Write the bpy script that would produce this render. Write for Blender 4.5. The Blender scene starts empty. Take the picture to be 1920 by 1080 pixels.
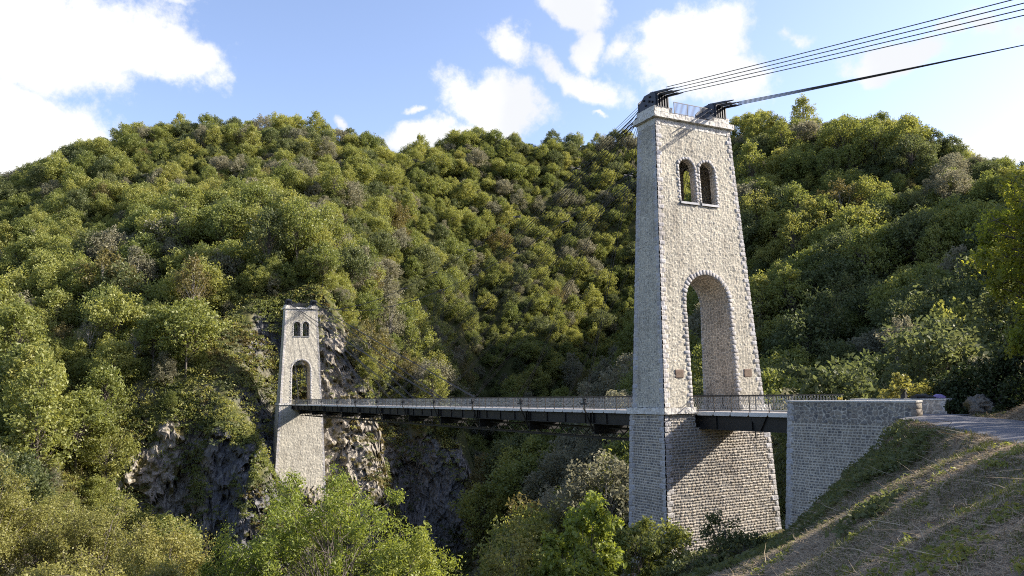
import bpy, math, random
import numpy as np
from mathutils import Matrix, Vector
C = bpy.context.scene.collection
R = math.radians
scene = bpy.context.scene

# ------------------------------------------------------------------ camera
CAM = np.array([46.9394, -40.9672, 1.7603])
cR = np.array([0.46278, 0.88621, -0.02177]); cU = np.array([0.12915, -0.04310, 0.99069]); cF = np.array([-0.87701, 0.46128, 0.13440])
FPX = 1436.94                                     # focal length in photo pixels (1920 wide)
cam = bpy.data.cameras.new('camera'); cam.sensor_width = 36; cam.lens = 36 * FPX / 1920
cam.clip_start = 0.1; cam.clip_end = 9000
co = bpy.data.objects.new('camera', cam); C.objects.link(co)
co.matrix_world = Matrix(((cR[0], cU[0], -cF[0], CAM[0]), (cR[1], cU[1], -cF[1], CAM[1]), (cR[2], cU[2], -cF[2], CAM[2]), (0, 0, 0, 1)))
scene.camera = co
def ray(px, py):
    return cF + cR * (px - 960) / FPX + cU * (540 - py) / FPX
def at(px, py, d):
    return CAM + ray(px, py) * d
def project(P):
    d = np.asarray(P, float) - CAM
    z = d @ cF
    return 960 + FPX * (d @ cR) / z, 540 - FPX * (d @ cU) / z, z

# ------------------------------------------------------------------ light
SUN = np.array([0.31, 0.82, 0.485]); SUN /= np.linalg.norm(SUN)
EL = math.asin(SUN[2]); AZ = math.atan2(SUN[0], SUN[1])
sl = bpy.data.lights.new('sun', 'SUN'); sl.energy = 5.0; sl.angle = R(0.53); sl.color = (1.0, 0.915, 0.80)
so = bpy.data.objects.new('sun', sl); C.objects.link(so)
so.rotation_euler = Vector(-SUN).to_track_quat('-Z', 'Y').to_euler()
scene.view_settings.view_transform = 'Standard'; scene.view_settings.look = 'None'
scene.view_settings.exposure = 1.28; scene.view_settings.gamma = 1
scene.cycles.max_bounces = 5; scene.cycles.diffuse_bounces = 3; scene.cycles.transmission_bounces = 3
scene.cycles.transparent_max_bounces = 4
scene.cycles.use_denoising = False; scene.cycles.denoising_input_passes = 'RGB_ALBEDO_NORMAL'; scene.cycles.denoising_prefilter = 'ACCURATE'
scene.cycles.pixel_filter_type = 'BLACKMAN_HARRIS'; scene.cycles.filter_width = 1.05

def vdir(px, py):
    r = ray(px, py); return r / np.linalg.norm(r)
world = bpy.data.worlds.new('World'); scene.world = world; world.use_nodes = True
def build_sky():
    nt = world.node_tree; nt.nodes.clear(); N = nt.nodes.new; L = nt.links.new
    out = N('ShaderNodeOutputWorld'); bg = N('ShaderNodeBackground'); bg.inputs[1].default_value = 0.13
    sky = N('ShaderNodeTexSky'); sky.sky_type = 'NISHITA'; sky.sun_disc = False
    sky.sun_elevation = EL; sky.sun_rotation = AZ; sky.air_density = 1.0; sky.dust_density = 1.0; sky.ozone_density = 3.2
    tc = N('ShaderNodeTexCoord')
    D = tc.outputs['Generated']
    def val(x):
        return x
    def mathn(op, a, b=None, c=None, clamp=False):
        n = N('ShaderNodeMath'); n.operation = op; n.use_clamp = clamp
        for i, v in enumerate((a, b, c)):
            if v is None: continue
            if isinstance(v, (int, float)): n.inputs[i].default_value = v
            else: L(v, n.inputs[i])
        return n.outputs[0]
    # warp the direction a little so that cloud outlines are ragged
    nz = N('ShaderNodeTexNoise'); nz.inputs['Scale'].default_value = 9; nz.inputs['Detail'].default_value = 6; nz.inputs['Roughness'].default_value = 0.55
    L(D, nz.inputs['Vector'])
    sub = N('ShaderNodeVectorMath'); sub.operation = 'SUBTRACT'; L(nz.outputs['Color'], sub.inputs[0]); sub.inputs[1].default_value = (.5, .5, .5)
    sc = N('ShaderNodeVectorMath'); sc.operation = 'SCALE'; L(sub.outputs[0], sc.inputs[0]); sc.inputs['Scale'].default_value = 0.10
    ad = N('ShaderNodeVectorMath'); ad.operation = 'ADD'; L(D, ad.inputs[0]); L(sc.outputs[0], ad.inputs[1])
    W = ad.outputs[0]
    # px, py, half width, half height, tilt (deg), strength
    clouds = [(90, 60, 330, 120, 12, 1.0), (40, 240, 190, 130, 20, 1.0), (-200, 150, 260, 260, 0, 1.0), (290, 110, 150, 70, 15, .9),
              (330, 12, 60, 22, 0, .25), (930, 200, 125, 75, 14, 1.0), (810, 255, 130, 42, -6, .95), (772, 198, 22, 10, 0, .45),
              (960, 90, 70, 32, 35, .6), (1075, 20, 95, 45, 10, .85), (1120, 75, 45, 60, 0, .7), (1090, 150, 130, 34, 24, .72),
              (1295, 100, 125, 100, -25, .95), (1380, 150, 90, 55, 20, .8), (1250, 60, 60, 60, 0, .7), (1650, 118, 95, 45, -8, .85),
              (1752, 62, 48, 22, 0, .5), (1812, 55, 42, 26, 0, .45), (1900, 275, 130, 38, -14, .9), (1668, 212, 22, 10, 0, .5),
              (2100, 250, 200, 90, 0, 1.0), (1490, 60, 60, 22, -20, .35), (645, 238, 24, 14, 60, .4), (1180, 105, 30, 34, 0, .4),
              (-800, 0, 400, 260, 0, 1.0), (2700, 60, 420, 160, 0, .9), (1120, 215, 22, 8, 0, .4), (1890, 40, 50, 25, 0, .35)]
    mx = None
    for (px, py, rx, ry, tilt, s) in clouds:
        c = vdir(px, py); u = cR - c * (cR @ c); u /= np.linalg.norm(u); v = np.cross(u, c); v = -v if v @ cU < 0 else v
        t = R(tilt); uu = math.cos(t) * u - math.sin(t) * v; vv = math.sin(t) * u + math.cos(t) * v
        sec = 1 + (((px - 960) ** 2 + (py - 540) ** 2) / FPX ** 2)
        ra = rx / FPX / sec ** .75; rb = ry / FPX / sec ** .6
        da = N('ShaderNodeVectorMath'); da.operation = 'DOT_PRODUCT'; L(W, da.inputs[0]); da.inputs[1].default_value = tuple(uu / ra)
        db = N('ShaderNodeVectorMath'); db.operation = 'DOT_PRODUCT'; L(W, db.inputs[0]); db.inputs[1].default_value = tuple(vv / rb)
        dc = N('ShaderNodeVectorMath'); dc.operation = 'DOT_PRODUCT'; L(W, dc.inputs[0]); dc.inputs[1].default_value = tuple(c)
        a2 = mathn('MULTIPLY', da.outputs['Value'], da.outputs['Value']); r2 = mathn('MULTIPLY_ADD', db.outputs['Value'], db.outputs['Value'], a2)
        f = mathn('SUBTRACT', 1.0, mathn('SQRT', r2))
        f = mathn('MAXIMUM', f, -1.0)
        g = mathn('GREATER_THAN', dc.outputs['Value'], 0.0)
        f = mathn('MULTIPLY_ADD', f, g, mathn('SUBTRACT', g, 1.0))
        f = mathn('ADD', mathn('MULTIPLY', f, min(1, s + .15)), (s - 1) * .22)
        mx = f if mx is None else mathn('MAXIMUM', mx, f)
    n2 = N('ShaderNodeTexNoise'); n2.inputs['Scale'].default_value = 22; n2.inputs['Detail'].default_value = 7; n2.inputs['Roughness'].default_value = .68
    L(D, n2.inputs['Vector'])
    f = mathn('ADD', mx, mathn('MULTIPLY_ADD', n2.outputs['Fac'], 1.3, -.66))
    mr = N('ShaderNodeMapRange'); mr.interpolation_type = 'SMOOTHSTEP'; L(f, mr.inputs[0]); mr.inputs[1].default_value = -.10; mr.inputs[2].default_value = .40
    mask = mr.outputs[0]
    # cloud body: bright with faint grey billows
    n3 = N('ShaderNodeTexNoise'); n3.inputs['Scale'].default_value = 6; n3.inputs['Detail'].default_value = 5; L(D, n3.inputs['Vector'])
    cr = N('ShaderNodeValToRGB'); L(n3.outputs['Fac'], cr.inputs[0])
    cr.color_ramp.elements[0].position = .40; cr.color_ramp.elements[0].color = (2.95, 3.02, 3.15, 1)
    cr.color_ramp.elements[1].position = .64; cr.color_ramp.elements[1].color = (3.55, 3.55, 3.56, 1)
    # even tint over the whole sky, then the clouds mixed in
    mix = N('ShaderNodeMix'); mix.data_type = 'RGBA'; L(mask, mix.inputs[0]); tint = N('ShaderNodeMix'); tint.data_type = 'RGBA'; tint.blend_type = 'MULTIPLY'; tint.inputs[0].default_value = 1; L(sky.outputs[0], tint.inputs[6]); tint.inputs[7].default_value = (1.22, 1.02, .98, 1); L(tint.outputs[2], mix.inputs[6]); L(cr.outputs[0], mix.inputs[7])
    L(mix.outputs[2], bg.inputs[0]); L(bg.outputs[0], out.inputs[0])
build_sky()

# ------------------------------------------------------------------ helpers
rng = np.random.default_rng(7); random.seed(7)
def hash2(ix, iy, seed=0):
    h = (ix.astype(np.int64) * 374761393 + iy.astype(np.int64) * 668265263 + seed * 1442695041) & 0xffffffff
    h = ((h ^ (h >> 13)) * 1274126177) & 0xffffffff
    h = ((h ^ (h >> 16)) * 2246822519) & 0xffffffff
    return ((h ^ (h >> 15)) & 0xffffff) / float(0x1000000)
def vnoise(x, y, seed=0):
    x = np.asarray(x, float); y = np.asarray(y, float)
    ix = np.floor(x); iy = np.floor(y); fx = x - ix; fy = y - iy
    fx = fx * fx * fx * (fx * (fx * 6 - 15) + 10); fy = fy * fy * fy * (fy * (fy * 6 - 15) + 10)
    a = hash2(ix, iy, seed); b = hash2(ix + 1, iy, seed); c = hash2(ix, iy + 1, seed); d = hash2(ix + 1, iy + 1, seed)
    return (a * (1 - fx) + b * fx) * (1 - fy) + (c * (1 - fx) + d * fx) * fy
def fbm(x, y, octv=4, seed=0, gain=.5):
    s = 0; a = 1; t = 0
    for o in range(octv):
        s = s + a * (vnoise(x * 2 ** o + 13.7 * o, y * 2 ** o - 7.3 * o, seed + o) - .5); t += a; a *= gain
    return s / t * 2                              # about -1..1
def sstep(a, b, x):
    t = np.clip((x - a) / (b - a), 0, 1); return t * t * (3 - 2 * t)

def mesh_from(name, V, faces, mats=None, smooth=False, uvless=True):
    """faces: (n,4) or (n,3) int array, or list of them"""
    me = bpy.data.meshes.new(name)
    V = np.asarray(V, np.float32)
    me.vertices.add(len(V)); me.vertices.foreach_set('co', V.ravel())
    if not isinstance(faces, list): faces = [faces]
    faces = [np.asarray(f, np.int32) for f in faces if len(f)]
    nl = sum(f.size for f in faces); nf = sum(len(f) for f in faces)
    me.loops.add(nl); me.loops.foreach_set('vertex_index', np.concatenate([f.ravel() for f in faces]))
    me.polygons.add(nf)
    tot = np.concatenate([np.full(len(f), f.shape[1], np.int32) for f in faces])
    st = np.concatenate([[0], np.cumsum(tot)[:-1]]).astype(np.int32)
    me.polygons.foreach_set('loop_start', st)
    try: me.polygons.foreach_set('loop_total', tot)
    except Exception: pass
    if smooth: me.polygons.foreach_set('use_smooth', np.ones(nf, bool))
    me.update(calc_edges=True); me.validate()
    if mats is not None:
        for m in (mats if isinstance(mats, (list, tuple)) else [mats]): me.materials.append(m)
    return me
def vattr(me, name, arr):
    a = me.attributes.new(name, 'FLOAT', 'POINT'); a.data.foreach_set('value', np.asarray(arr, np.float32).ravel())
def link(name, me, parent=None, loc=None, rot=None, scale=None):
    o = bpy.data.objects.new(name, me); C.objects.link(o)
    if parent is not None: o.parent = parent
    if loc is not None: o.location = loc
    if rot is not None: o.rotation_euler = rot
    if scale is not None: o.scale = scale if hasattr(scale, '__len__') else (scale,) * 3
    return o
def tag(o, label=None, cat=None, group=None, kind=None):
    if label: o['label'] = label
    if cat: o['category'] = cat
    if group: o['group'] = group
    if kind: o['kind'] = kind
    return o
def empty(name, loc=(0, 0, 0), **k):
    o = bpy.data.objects.new(name, None); C.objects.link(o); o.location = loc; o.empty_display_size = .5
    return tag(o, **k)

class MB:
    """collects boxes, bars, tubes and plates into one mesh"""
    def __init__(s): s.V = []; s.F = []; s.n = 0
    def add(s, V, F):
        V = np.asarray(V, float); s.V.append(V)
        for f in F: s.F.append([i + s.n for i in f])
        s.n += len(V)
    def box(s, x0, x1, y0, y1, z0, z1):
        s.hexa([(x0, y0, z0), (x1, y0, z0), (x1, y1, z0), (x0, y1, z0), (x0, y0, z1), (x1, y0, z1), (x1, y1, z1), (x0, y1, z1)])
    def hexa(s, P):
        s.add(P, [(0, 3, 2, 1), (4, 5, 6, 7), (0, 1, 5, 4), (1, 2, 6, 5), (2, 3, 7, 6), (3, 0, 4, 7)])
    def bar(s, a, b, w, h=None, up=(0, 0, 1)):
        a = np.array(a, float); b = np.array(b, float); h = h or w
        d = b - a; d /= np.linalg.norm(d); u = np.array(up, float)
        if abs(d @ u) > .98: u = np.array([1., 0, 0])
        sx = np.cross(d, u); sx /= np.linalg.norm(sx); sy = np.cross(sx, d)
        P = [q + sx * i * w / 2 + sy * j * h / 2 for q in (a, b) for i, j in ((-1, -1), (1, -1), (1, 1), (-1, 1))]
        s.add(P, [(0, 1, 2, 3), (7, 6, 5, 4), (0, 4, 5, 1), (1, 5, 6, 2), (2, 6, 7, 3), (3, 7, 4, 0)])
    def tube(s, pts, r, n=6, cap=True):
        pts = [np.array(p, float) for p in pts]; k = len(pts)
        rr = r if hasattr(r, '__len__') else [r] * k
        P = []
        prev = None
        for i in range(k):
            d = pts[min(i + 1, k - 1)] - pts[max(i - 1, 0)]; d = d / (np.linalg.norm(d) + 1e-9)
            if prev is None:
                u = np.array([0, 0, 1.]) if abs(d[2]) < .9 else np.array([1., 0, 0])
            else: u = prev
            sx = np.cross(d, u); sx /= np.linalg.norm(sx) + 1e-9; sy = np.cross(sx, d); prev = sy
            for j in range(n):
                t = 2 * math.pi * j / n; P.append(pts[i] + (sx * math.cos(t) + sy * math.sin(t)) * rr[i])
        F = [(i * n + j, i * n + (j + 1) % n, (i + 1) * n + (j + 1) % n, (i + 1) * n + j) for i in range(k - 1) for j in range(n)]
        if cap: F += [tuple(range(n))[::-1], tuple((k - 1) * n + j for j in range(n))]
        s.add(P, F)
    def prism(s, poly, a, b):
        """poly: list of 3D points (planar), extruded by the vector b-a"""
        d = np.array(b, float) - np.array(a, float); P = [np.array(q, float) for q in poly]; n = len(P)
        s.add(P + [q + d for q in P], [tuple(range(n))[::-1], tuple(range(n, 2 * n))] + [(i, (i + 1) % n, (i + 1) % n + n, i + n) for i in range(n)])
    def mesh(s, name, mat, smooth=False):
        me = bpy.data.meshes.new(name); me.from_pydata(np.concatenate(s.V).tolist(), [], s.F); me.materials.append(mat)
        if smooth: me.polygons.foreach_set('use_smooth', [True] * len(me.polygons))
        me.update(); return me
    def build(s, name, mat, parent=None, smooth=False, bevel=0):
        o = link(name, s.mesh(name, mat, smooth), parent)
        if bevel:
            m = o.modifiers.new('bevel', 'BEVEL'); m.width = bevel; m.segments = 1; m.limit_method = 'ANGLE'
        return o

# ------------------------------------------------------------------ materials
def new_mat(name):
    m = bpy.data.materials.new(name); m.use_nodes = True; nt = m.node_tree
    b = nt.nodes.get('Principled BSDF'); return m, nt, nt.nodes.new, nt.links.new, b
def ramp(N, cols, pos=None):
    r = N('ShaderNodeValToRGB'); e = r.color_ramp.elements; n = len(cols); pos = pos or [i / (n - 1) for i in range(n)]
    while len(e) < n: e.new(.5)
    for i in range(n): e[i].position = pos[i]; e[i].color = tuple(cols[i]) + (1,)
    return r
def noise_tex(N, L, scale, detail=4, vec=None, rough=.55):
    n = N('ShaderNodeTexNoise'); n.inputs['Scale'].default_value = scale; n.inputs['Detail'].default_value = detail; n.inputs['Roughness'].default_value = rough
    if vec is not None: L(vec, n.inputs['Vector'])
    return n
def stone_mat(name, stones, mortar, rough=.92):
    """stones: colours by the random tone of each stone; attribute 'mort' masks mortar joints"""
    m, nt, N, L, b = new_mat(name)
    tc = N('ShaderNodeTexCoord')
    a = N('ShaderNodeAttribute'); a.attribute_name = 'tone'; r = ramp(N, stones); L(a.outputs['Fac'], r.inputs[0])
    n1 = noise_tex(N, L, 9, 5, tc.outputs['Object']); n2 = noise_tex(N, L, .35, 4, tc.outputs['Object'])
    mul = N('ShaderNodeMix'); mul.data_type = 'RGBA'; mul.blend_type = 'MULTIPLY'; mul.inputs[0].default_value = 1
    rr = ramp(N, [(.62, .62, .64), (1.3, 1.28, 1.24)], [.3, .72]); L(n1.outputs['Fac'], rr.inputs[0]); L(r.outputs[0], mul.inputs[6]); L(rr.outputs[0], mul.inputs[7])
    mo = N('ShaderNodeMix'); mo.data_type = 'RGBA'; am = N('ShaderNodeAttribute'); am.attribute_name = 'mort'; L(am.outputs['Fac'], mo.inputs[0])
    L(mul.outputs[2], mo.inputs[6]); mo.inputs[7].default_value = tuple(mortar) + (1,)
    w = N('ShaderNodeMix'); w.data_type = 'RGBA'; w.blend_type = 'MULTIPLY'; w.inputs[0].default_value = 1
    mp = N('ShaderNodeMapping'); mp.inputs['Scale'].default_value = (1.6, 1.6, .16); L(tc.outputs['Object'], mp.inputs[0]); n4 = noise_tex(N, L, .9, 5, mp.outputs[0], .6)
    av = N('ShaderNodeMath'); av.operation = 'MULTIPLY_ADD'; L(n4.outputs['Fac'], av.inputs[0]); av.inputs[1].default_value = .5; hf = N('ShaderNodeMath'); hf.operation = 'MULTIPLY'; L(n2.outputs['Fac'], hf.inputs[0]); hf.inputs[1].default_value = .5; L(hf.outputs[0], av.inputs[2])
    r2 = ramp(N, [(.70, .68, .66), (1.0, .99, .97), (1.12, 1.10, 1.06)], [.36, .5, .62]); L(av.outputs[0], r2.inputs[0]); L(mo.outputs[2], w.inputs[6]); L(r2.outputs[0], w.inputs[7])
    L(w.outputs[2], b.inputs['Base Color']); b.inputs['Roughness'].default_value = rough; b.inputs['Specular IOR Level'].default_value = .25
    bp = N('ShaderNodeBump'); bp.inputs['Strength'].default_value = .6; bp.inputs['Distance'].default_value = .03
    n3 = noise_tex(N, L, 22, 6, tc.outputs['Object'], .7); L(n3.outputs['Fac'], bp.inputs['Height']); L(bp.outputs[0], b.inputs['Normal'])
    return m
M = {}
M['rubble'] = stone_mat('rubble_stone', [(.25, .25, .225), (.41, .39, .33), (.34, .335, .30), (.47, .44, .37), (.25, .25, .24)], (.59, .56, .47))
M['course'] = stone_mat('coursed_stone', [(.13, .13, .135), (.21, .20, .19), (.27, .24, .205), (.17, .17, .175), (.32, .29, .245)], (.51, .475, .41))
M['quoin'] = stone_mat('quoin_stone', [(.36, .36, .37), (.44, .43, .42), (.40, .41, .44)], (.50, .47, .43))
M['jamb'] = stone_mat('jamb_stone', [(.22, .20, .17), (.31, .28, .24), (.38, .34, .29), (.26, .25, .23)], (.62, .56, .47))
M['cut'] = stone_mat('cut_stone', [(.56, .555, .53), (.64, .63, .59)], (.5, .48, .44))
def plain(name, col, rough=.6, metal=0, spec=.5, nscale=0, var=.25, bump=0):
    m, nt, N, L, b = new_mat(name)
    b.inputs['Roughness'].default_value = rough; b.inputs['Metallic'].default_value = metal; b.inputs['Specular IOR Level'].default_value = spec
    tc = N('ShaderNodeTexCoord'); n = noise_tex(N, L, nscale or 3, 5, tc.outputs['Object'])
    r = ramp(N, [tuple(c * (1 - var) for c in col), tuple(c * (1 + var) for c in col)], [.3, .7]); L(n.outputs['Fac'], r.inputs[0]); L(r.outputs[0], b.inputs['Base Color'])
    if bump:
        bp = N('ShaderNodeBump'); bp.inputs['Strength'].default_value = bump; bp.inputs['Distance'].default_value = .02; L(n.outputs['Fac'], bp.inputs['Height']); L(bp.outputs[0], b.inputs['Normal'])
    return m
M['paint'] = plain('anthracite_paint', (.026, .028, .034), .5, .2)
M['girder'] = plain('weathered_girder', (.016, .015, .014), .6, .2)
M['saddle'] = plain('blue_grey_steel', (.030, .035, .052), .5, .2)
M['cable'] = plain('cable_steel', (.045, .047, .055), .5, .5)
M['rail'] = plain('rail_steel', (.045, .040, .036), .55, .3)
M['wire'] = plain('galvanised_wire', (.42, .40, .37), .5, .3)
M['fascia'] = plain('pale_deck_edge', (.62, .60, .56), .8, nscale=2, var=.12)
M['deck'] = plain('grey_deck_board', (.30, .28, .26), .8, nscale=2)
M['asphalt'] = plain('worn_asphalt', (.15, .147, .155), .9, nscale=1.2, var=.2, bump=.3)
M['wood'] = plain('old_wood', (.16, .12, .08), .8, nscale=5)
M['lead'] = plain('lead_sill', (.20, .21, .23), .5, .4)
M['plaque'] = plain('brown_plaque', (.15, .095, .07), .7, nscale=30, var=.45)
M['bark'] = plain('bark', (.10, .085, .07), .9, nscale=4, var=.45, bump=.5)
M['pale_bark'] = plain('pale_bark', (.30, .27, .23), .9, nscale=4, var=.35)
M['black'] = plain('matt_black', (.006, .006, .007), .6)
M['cloth'] = plain('violet_cloth', (.22, .18, .38), .9, nscale=8)
M['yellow'] = plain('yellow_plastic', (.55, .42, .03), .5)

def foliage(name, cols, trans=.42, scale=.35, world_scale=.02):
    m, nt, N, L, b = new_mat(name); nt.nodes.remove(b)
    out = nt.nodes['Material Output']
    oi = N('ShaderNodeObjectInfo'); at_ = N('ShaderNodeAttribute'); at_.attribute_name = 'leaf'
    tc = N('ShaderNodeNewGeometry')
    n2 = noise_tex(N, L, world_scale, 3, tc.outputs['Position'])
    add = N('ShaderNodeMath'); add.operation = 'MULTIPLY_ADD'; L(oi.outputs['Random'], add.inputs[0]); add.inputs[1].default_value = .40
    a2 = N('ShaderNodeMath'); a2.operation = 'MULTIPLY_ADD'; L(at_.outputs['Fac'], a2.inputs[0]); a2.inputs[1].default_value = .35
    a3 = N('ShaderNodeMath'); a3.operation = 'MULTIPLY_ADD'; L(n2.outputs['Fac'], a3.inputs[0]); a3.inputs[1].default_value = .5; a3.inputs[2].default_value = -.20
    L(a3.outputs[0], a2.inputs[2]); L(a2.outputs[0], add.inputs[2])
    r = ramp(N, cols); L(add.outputs[0], r.inputs[0])
    d = N('ShaderNodeBsdfDiffuse'); t = N('ShaderNodeBsdfTranslucent'); g = N('ShaderNodeBsdfGlossy'); g.inputs['Roughness'].default_value = .5
    L(r.outputs[0], d.inputs[0])
    hs = N('ShaderNodeHueSaturation'); hs.inputs['Saturation'].default_value = 1.15; hs.inputs['Value'].default_value = 1.5; hs.inputs['Hue'].default_value = .49; L(r.outputs[0], hs.inputs['Color']); L(hs.outputs[0], t.inputs[0])
    mx = N('ShaderNodeMixShader'); mx.inputs[0].default_value = trans; L(d.outputs[0], mx.inputs[1]); L(t.outputs[0], mx.inputs[2])
    m2 = N('ShaderNodeMixShader'); m2.inputs[0].default_value = .04; L(mx.outputs[0], m2.inputs[1]); L(g.outputs[0], m2.inputs[2])
    g.inputs[0].default_value = (.5, .5, .45, 1)
    L(m2.outputs[0], out.inputs[0]); return m
M['leaf_olive'] = foliage('olive_leaves', [(0.131, 0.162, 0.048), (0.232, 0.245, 0.070), (0.343, 0.316, 0.101)])
M['leaf_green'] = foliage('green_leaves', [(0.114, 0.144, 0.045), (0.182, 0.206, 0.060), (0.274, 0.278, 0.082)])
M['leaf_yellow'] = foliage('yellow_green_leaves', [(0.180, 0.206, 0.061), (0.259, 0.272, 0.078), (0.326, 0.313, 0.094)])
M['leaf_dark'] = foliage('dark_leaves', [(0.074, 0.096, 0.038), (0.116, 0.135, 0.054), (0.172, 0.178, 0.071)])
M['leaf_rust'] = foliage('rusty_leaves', [(0.120, 0.099, 0.039), (0.150, 0.132, 0.049), (0.160, 0.160, 0.058)])
M['leaf_grey'] = foliage('grey_green_leaves', [(0.140, 0.144, 0.093), (0.205, 0.196, 0.123), (0.261, 0.240, 0.166)])
M['leaf_bright'] = foliage('bright_near_leaves', [(0.153, 0.198, 0.040), (0.224, 0.264, 0.059), (0.306, 0.308, 0.079)], .45)
M['leaf_near'] = foliage('pale_near_leaves', [(0.164, 0.165, 0.048), (0.232, 0.229, 0.067), (0.314, 0.285, 0.091)], .4)
M['leaf_gold'] = foliage('golden_near_leaves', [(0.128, 0.175, 0.039), (0.204, 0.239, 0.050), (0.323, 0.285, 0.055)], .65)
M['leaf_ivy_shade'] = foliage('shaded_ivy_leaves', [(.022, .034, .012), (.036, .052, .018), (.055, .07, .025)], .2)  # evergreen ivy, colour taken darker still to carry the bank's shade
M['grass'] = foliage('grass_blades', [(.05, .075, .015), (.11, .13, .03), (.20, .18, .06)], .3)
M['straw'] = foliage('dry_straw', [(0.175, 0.125, 0.078), (0.338, 0.263, 0.168), (0.525, 0.450, 0.312)], .1)

def ground_mat():
    m, nt, N, L, b = new_mat('hillside_soil_and_rock')
    geo = N('ShaderNodeNewGeometry'); P = geo.outputs['Position']
    rk = N('ShaderNodeAttribute'); rk.attribute_name = 'rock'; dr = N('ShaderNodeAttribute'); dr.attribute_name = 'dry'
    # soil under the woods
    n1 = noise_tex(N, L, .5, 6, P); soil = ramp(N, [(.035, .042, .014), (.065, .07, .022), (.08, .07, .032)], [.3, .5, .7]); L(n1.outputs['Fac'], soil.inputs[0])
    n2 = noise_tex(N, L, 2.2, 8, P, .68); dry = ramp(N, [(.11, .085, .06), (.19, .15, .105), (.28, .23, .16), (.12, .12, .055)], [.3, .45, .6, .75]); L(n2.outputs['Fac'], dry.inputs[0])
    m1 = N('ShaderNodeMix'); m1.data_type = 'RGBA'; L(dr.outputs['Fac'], m1.inputs[0]); L(soil.outputs[0], m1.inputs[6]); L(dry.outputs[0], m1.inputs[7])
    # rock: streaked, with lichen and moss
    mp = N('ShaderNodeMapping'); mp.inputs['Scale'].default_value = (.9, .9, .7); mp.inputs['Rotation'].default_value = (.25, .15, 0); L(P, mp.inputs[0])
    n3 = noise_tex(N, L, .55, 9, mp.outputs[0], .68); rc = ramp(N, [(.08, .075, .068), (.21, .19, .16), (.34, .305, .255), (.46, .42, .35)], [.30, .45, .58, .74]); L(n3.outputs['Fac'], rc.inputs[0])
    n4 = noise_tex(N, L, .28, 6, P, .6); ms = ramp(N, [(0, 0, 0), (1, 1, 1)], [.52, .60]); L(n4.outputs['Fac'], ms.inputs[0])
    n5 = noise_tex(N, L, 1.7, 5, P); moss = ramp(N, [(.05, .05, .015), (.10, .085, .03), (.16, .12, .06)]); L(n5.outputs['Fac'], moss.inputs[0])
    m2 = N('ShaderNodeMix'); m2.data_type = 'RGBA'; L(ms.outputs[0], m2.inputs[0]); L(rc.outputs[0], m2.inputs[6]); L(moss.outputs[0], m2.inputs[7])
    sl_ = N('ShaderNodeAttribute'); sl_.attribute_name = 'slate'
    m4 = N('ShaderNodeMix'); m4.data_type = 'RGBA'; L(sl_.outputs['Fac'], m4.inputs[0]); L(m2.outputs[2], m4.inputs[6])
    n6 = noise_tex(N, L, 1.3, 9, mp.outputs[0], .75); sc = ramp(N, [(.06, .06, .066), (.145, .143, .145), (.34, .325, .30)], [.35, .54, .78]); L(n6.outputs['Fac'], sc.inputs[0]); L(sc.outputs[0], m4.inputs[7])
    m3 = N('ShaderNodeMix'); m3.data_type = 'RGBA'; L(rk.outputs['Fac'], m3.inputs[0]); L(m1.outputs[2], m3.inputs[6]); L(m4.outputs[2], m3.inputs[7])
    L(m3.outputs[2], b.inputs['Base Color']); b.inputs['Roughness'].default_value = .95; b.inputs['Specular IOR Level'].default_value = .15
    vo = N('ShaderNodeTexVoronoi'); vo.inputs['Scale'].default_value = 1.1; vo.feature = 'F1'; L(mp.outputs[0], vo.inputs['Vector'])
    ad = N('ShaderNodeMath'); ad.operation = 'ADD'; L(n3.outputs['Fac'], ad.inputs[0]); L(vo.outputs['Distance'], ad.inputs[1])
    h = N('ShaderNodeMath'); h.operation = 'MULTIPLY'; L(ad.outputs[0], h.inputs[0]); L(rk.outputs['Fac'], h.inputs[1])
    h2 = N('ShaderNodeMath'); h2.operation = 'MULTIPLY_ADD'; L(n2.outputs['Fac'], h2.inputs[0]); h2.inputs[1].default_value = .22; L(h.outputs[0], h2.inputs[2])
    bp = N('ShaderNodeBump'); bp.inputs['Strength'].default_value = 1; bp.inputs['Distance'].default_value = .9; L(h2.outputs[0], bp.inputs['Height']); L(bp.outputs[0], b.inputs['Normal'])
    return m
M['ground'] = ground_mat()

# ------------------------------------------------------------------ terrain
# control points: photo column, row, distance along the view, 'g' ground or 'c' canopy top (the ground lies lower by the trees' height)
TH = 12.0
CP = []
def cp(px, lst):
    for e in lst:
        p = at(px, e[0], e[1])
        if len(e) > 2 and e[2] == 'c': p[2] -= TH
        CP.append(p)
cp(-260, [(900, 150, 'g'), (700, 200, 'c'), (560, 270, 'c'), (400, 370, 'c')])
cp(0, [(1000, 132), (880, 152), (755, 172), (600, 200, 'c'), (480, 245, 'c'), (400, 300, 'c'), (330, 365, 'c')])
cp(120, [(1040, 134), (880, 152), (755, 172), (620, 196, 'c'), (480, 240, 'c'), (380, 300, 'c'), (286, 380, 'c')])
cp(220, [(1040, 150), (880, 164), (790, 172), (690, 186), (560, 210, 'c'), (440, 255, 'c'), (340, 320, 'c'), (250, 395, 'c')])
cp(320, [(1080, 163), (900, 167), (800, 171), (690, 182), (640, 190), (560, 208, 'c'), (440, 250, 'c'), (330, 325, 'c'), (230, 405, 'c')])
cp(400, [(1080, 158), (900, 162), (790, 167), (720, 180), (640, 190), (560, 205, 'c'), (440, 248, 'c'), (330, 330, 'c'), (230, 410, 'c')])
cp(470, [(1080, 153), (900, 158), (810, 166), (740, 184), (640, 196), (570, 205), (500, 218, 'c'), (400, 265, 'c'), (330, 330, 'c'), (240, 415, 'c')])
cp(530, [(950, 176), (860, 182), (760, 191), (680, 199), (600, 204), (555, 210), (480, 225, 'c'), (380, 290, 'c'), (225, 420, 'c')])
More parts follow.
